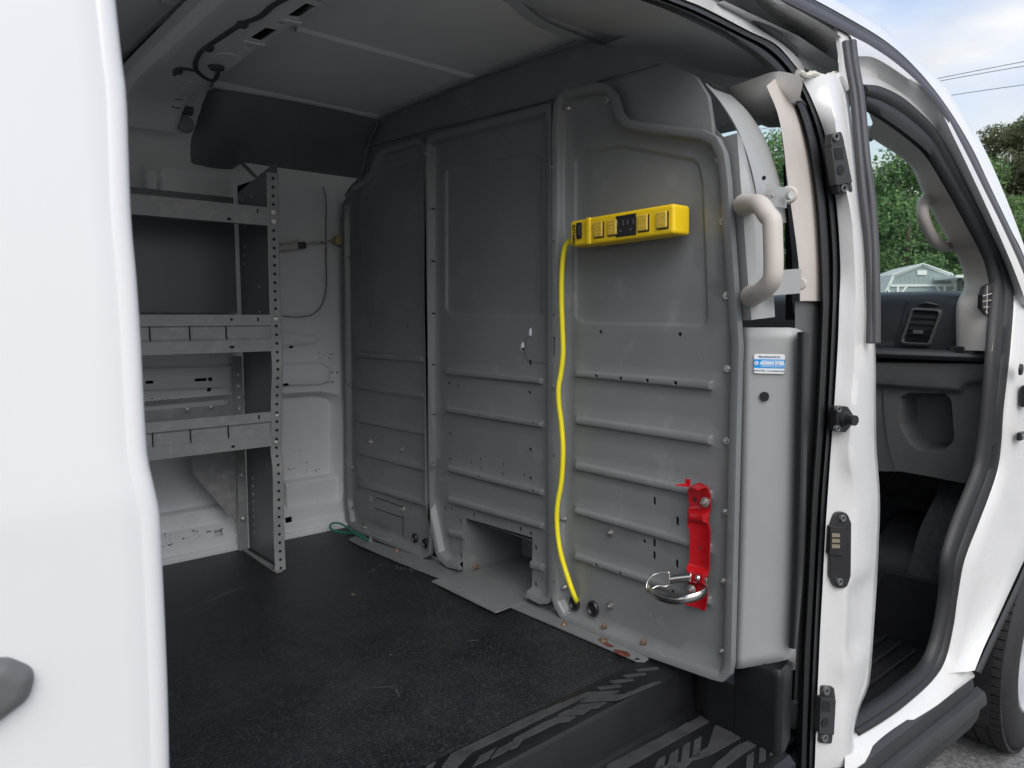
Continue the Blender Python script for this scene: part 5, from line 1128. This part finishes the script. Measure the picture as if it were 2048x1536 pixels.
# wooden barn shed
bc = far(1832, 40); vd = bc-CAM; vd[2] = 0; vd /= np.linalg.norm(vd); rt = np.array([vd[1], -vd[0], 0])
ang = -.30; fwd = vd*math.cos(ang)+rt*math.sin(ang); rgt = np.array([fwd[1], -fwd[0], 0])
shed = empty('barn_shed', tuple(bc), 'grey barn shed with white trim, white roof and roll-up door across the lot', 'shed')
M['shed_grey'] = mat('shed_siding', (.31,.36,.365), .7, var=.05, vscale=2); M['trim_white'] = mat('white_trim', (.75,.77,.74), .6); M['roof_white'] = mat('white_metal_roof', (.72,.74,.73), .4)
M['siding_tan'] = mat('tan_siding', (.40,.37,.28), .7); M['roof_grey'] = mat('grey_shingle', (.25,.24,.22), .8, var=.2, vscale=4); M['wire_dark'] = mat('power_wire', (.03,.03,.03), .6)
def s_(a, d, z): return bc+rgt*a+fwd*d+np.array([0,0,z])
gam = [(-1.5,0),(-1.5,2.55),(-1.22,3.25),(0,3.75),(1.22,3.25),(1.5,2.55),(1.5,0)]
MB().prism([s_(a, 0, z) for a, z in gam], fwd*4.5).build('wall', 'shed_grey', shed, False)
rf = MB(); g2 = [(-1.62,2.46),(-1.30,3.32),(0,3.83),(1.30,3.32),(1.62,2.46)]
rf.grid([[s_(a, -.15, z) for a, z in g2], [s_(a, 4.6, z) for a, z in g2]]); solid(rf.build('roof', 'roof_white', shed, False), .05)
def bar(a, z, b, z2, w, name='trim_board', m='trim_white', d=-.03):
    p = s_(a, d, z); q = s_(b, d, z2); e = q-p; l = np.linalg.norm(e); e /= l; n2 = np.cross(fwd, e); MB().box((p+q)/2, (l, .05, w), [e, fwd, n2]).build(name, m, shed, False)
for (a, b) in zip(gam[1:5], gam[2:6]): bar(a[0], a[1], b[0], b[1], .10)
for x in (-1.40, 1.40): bar(x, 0, x, 2.58, .10)
bar(-1.45, 2.78, 1.45, 2.78, .10)
for x in (-1.02, 1.02): bar(x, 0, x, 2.74, .10); bar(x, 2.2, x*.62, 2.74, .09)
for k in range(13): z = .1+.19*k; MB().box(s_(0, -.015, z), (1.9,.03,.17), [rgt, fwd, np.array([0,0,1.0])]).build('door_slat', 'trim_white', shed, False)
MB().box(s_(0, -.03, 3.38), (.42,.04,.22), [rgt, fwd, np.array([0,0,1.0])]).build('gable_vent', 'trim_white', shed, False)
for k in range(14): 
    x = -1.3+.2*k; MB().box(s_(x, -.005, 3.02), (.012,.012,.42), [rgt, fwd, np.array([0,0,1.0])]).build('siding_batten', 'shed_grey', shed, False) if abs(x) < 1.1 else None
c2 = far(1746, 42); hs2 = empty('tan_shed', tuple(c2), 'low tan shed with grey roof left of the barn shed', 'shed')
def t_(a, d, z): return c2+rgt*a+fwd*d+np.array([0,0,z])
MB().prism([t_(a, 0, z) for a, z in ((-1.8,0),(-1.8,2.6),(1.3,2.6),(1.3,0))], fwd*3).build('wall', 'siding_tan', hs2, False)
MB().prism([t_(a, d, z) for a, d, z in ((-1.9,-.1,2.58),(1.4,-.1,2.58),(.5,1.5,3.2),(-1.9,1.5,3.3))], (0,0,.06)).build('roof', 'roof_grey', hs2, False)
bevel(MB().box(t_(1.3,-.03,1.3), (.12,.06,2.6), [rgt, fwd, np.array([0,0,1.0])]).build('corner_trim', 'trim_white', hs2, False), .01)
pc_ = far(1908, 38); can = empty('porch_canopy', tuple(pc_), 'dark post and pale canopy edge right of the barn shed', 'canopy')
bevel(MB().box(pc_+[0,0,1.5], (.16,.16,3.0)).build('post', 'dash', can, False), .01)
MB().prism([pc_+rgt*a+fwd*d+np.array([0,0,3.0]) for a, d in ((-.3,-.4),(3,-.4),(3,2.5),(-.3,2.5))], (0,0,.12)).build('canopy_roof', 'roof_white', can, False)
MB().prism([pc_+rgt*a+fwd*2.4+np.array([0,0,z]) for a, z in ((-.6,0),(3,0),(3,1.3),(-.6,1.3))], fwd*.1).build('back_wall', 'roof_grey', can, False)
def wire(px, D, label):
    P = [CAM+(_M @ np.array([a-1024.0, b-768.0, FPX]))/np.linalg.norm(_M @ np.array([a-1024.0, b-768.0, FPX]))*d for (a, b), d in zip(px, D)]
    tag(tube('power_line', P, .014, 'wire_dark', None, 6, 30), label, 'power line', 'power lines across the sky')
wire([(1500,235),(1870,158),(2300,75)], (46,42,40), 'upper of the close pair of power lines in the sky')
wire([(1500,240),(1875,163),(2300,90)], (46,42,40), 'lower of the close pair of power lines in the sky')
wire([(1500,262),(1900,191),(2300,138)], (46,42,40), 'single power line below the close pair in the sky')
wire([(1450,330),(1740,343),(1980,322),(2300,298)], (40,36,34), 'thin power line crossing in front of the pines and treetops')
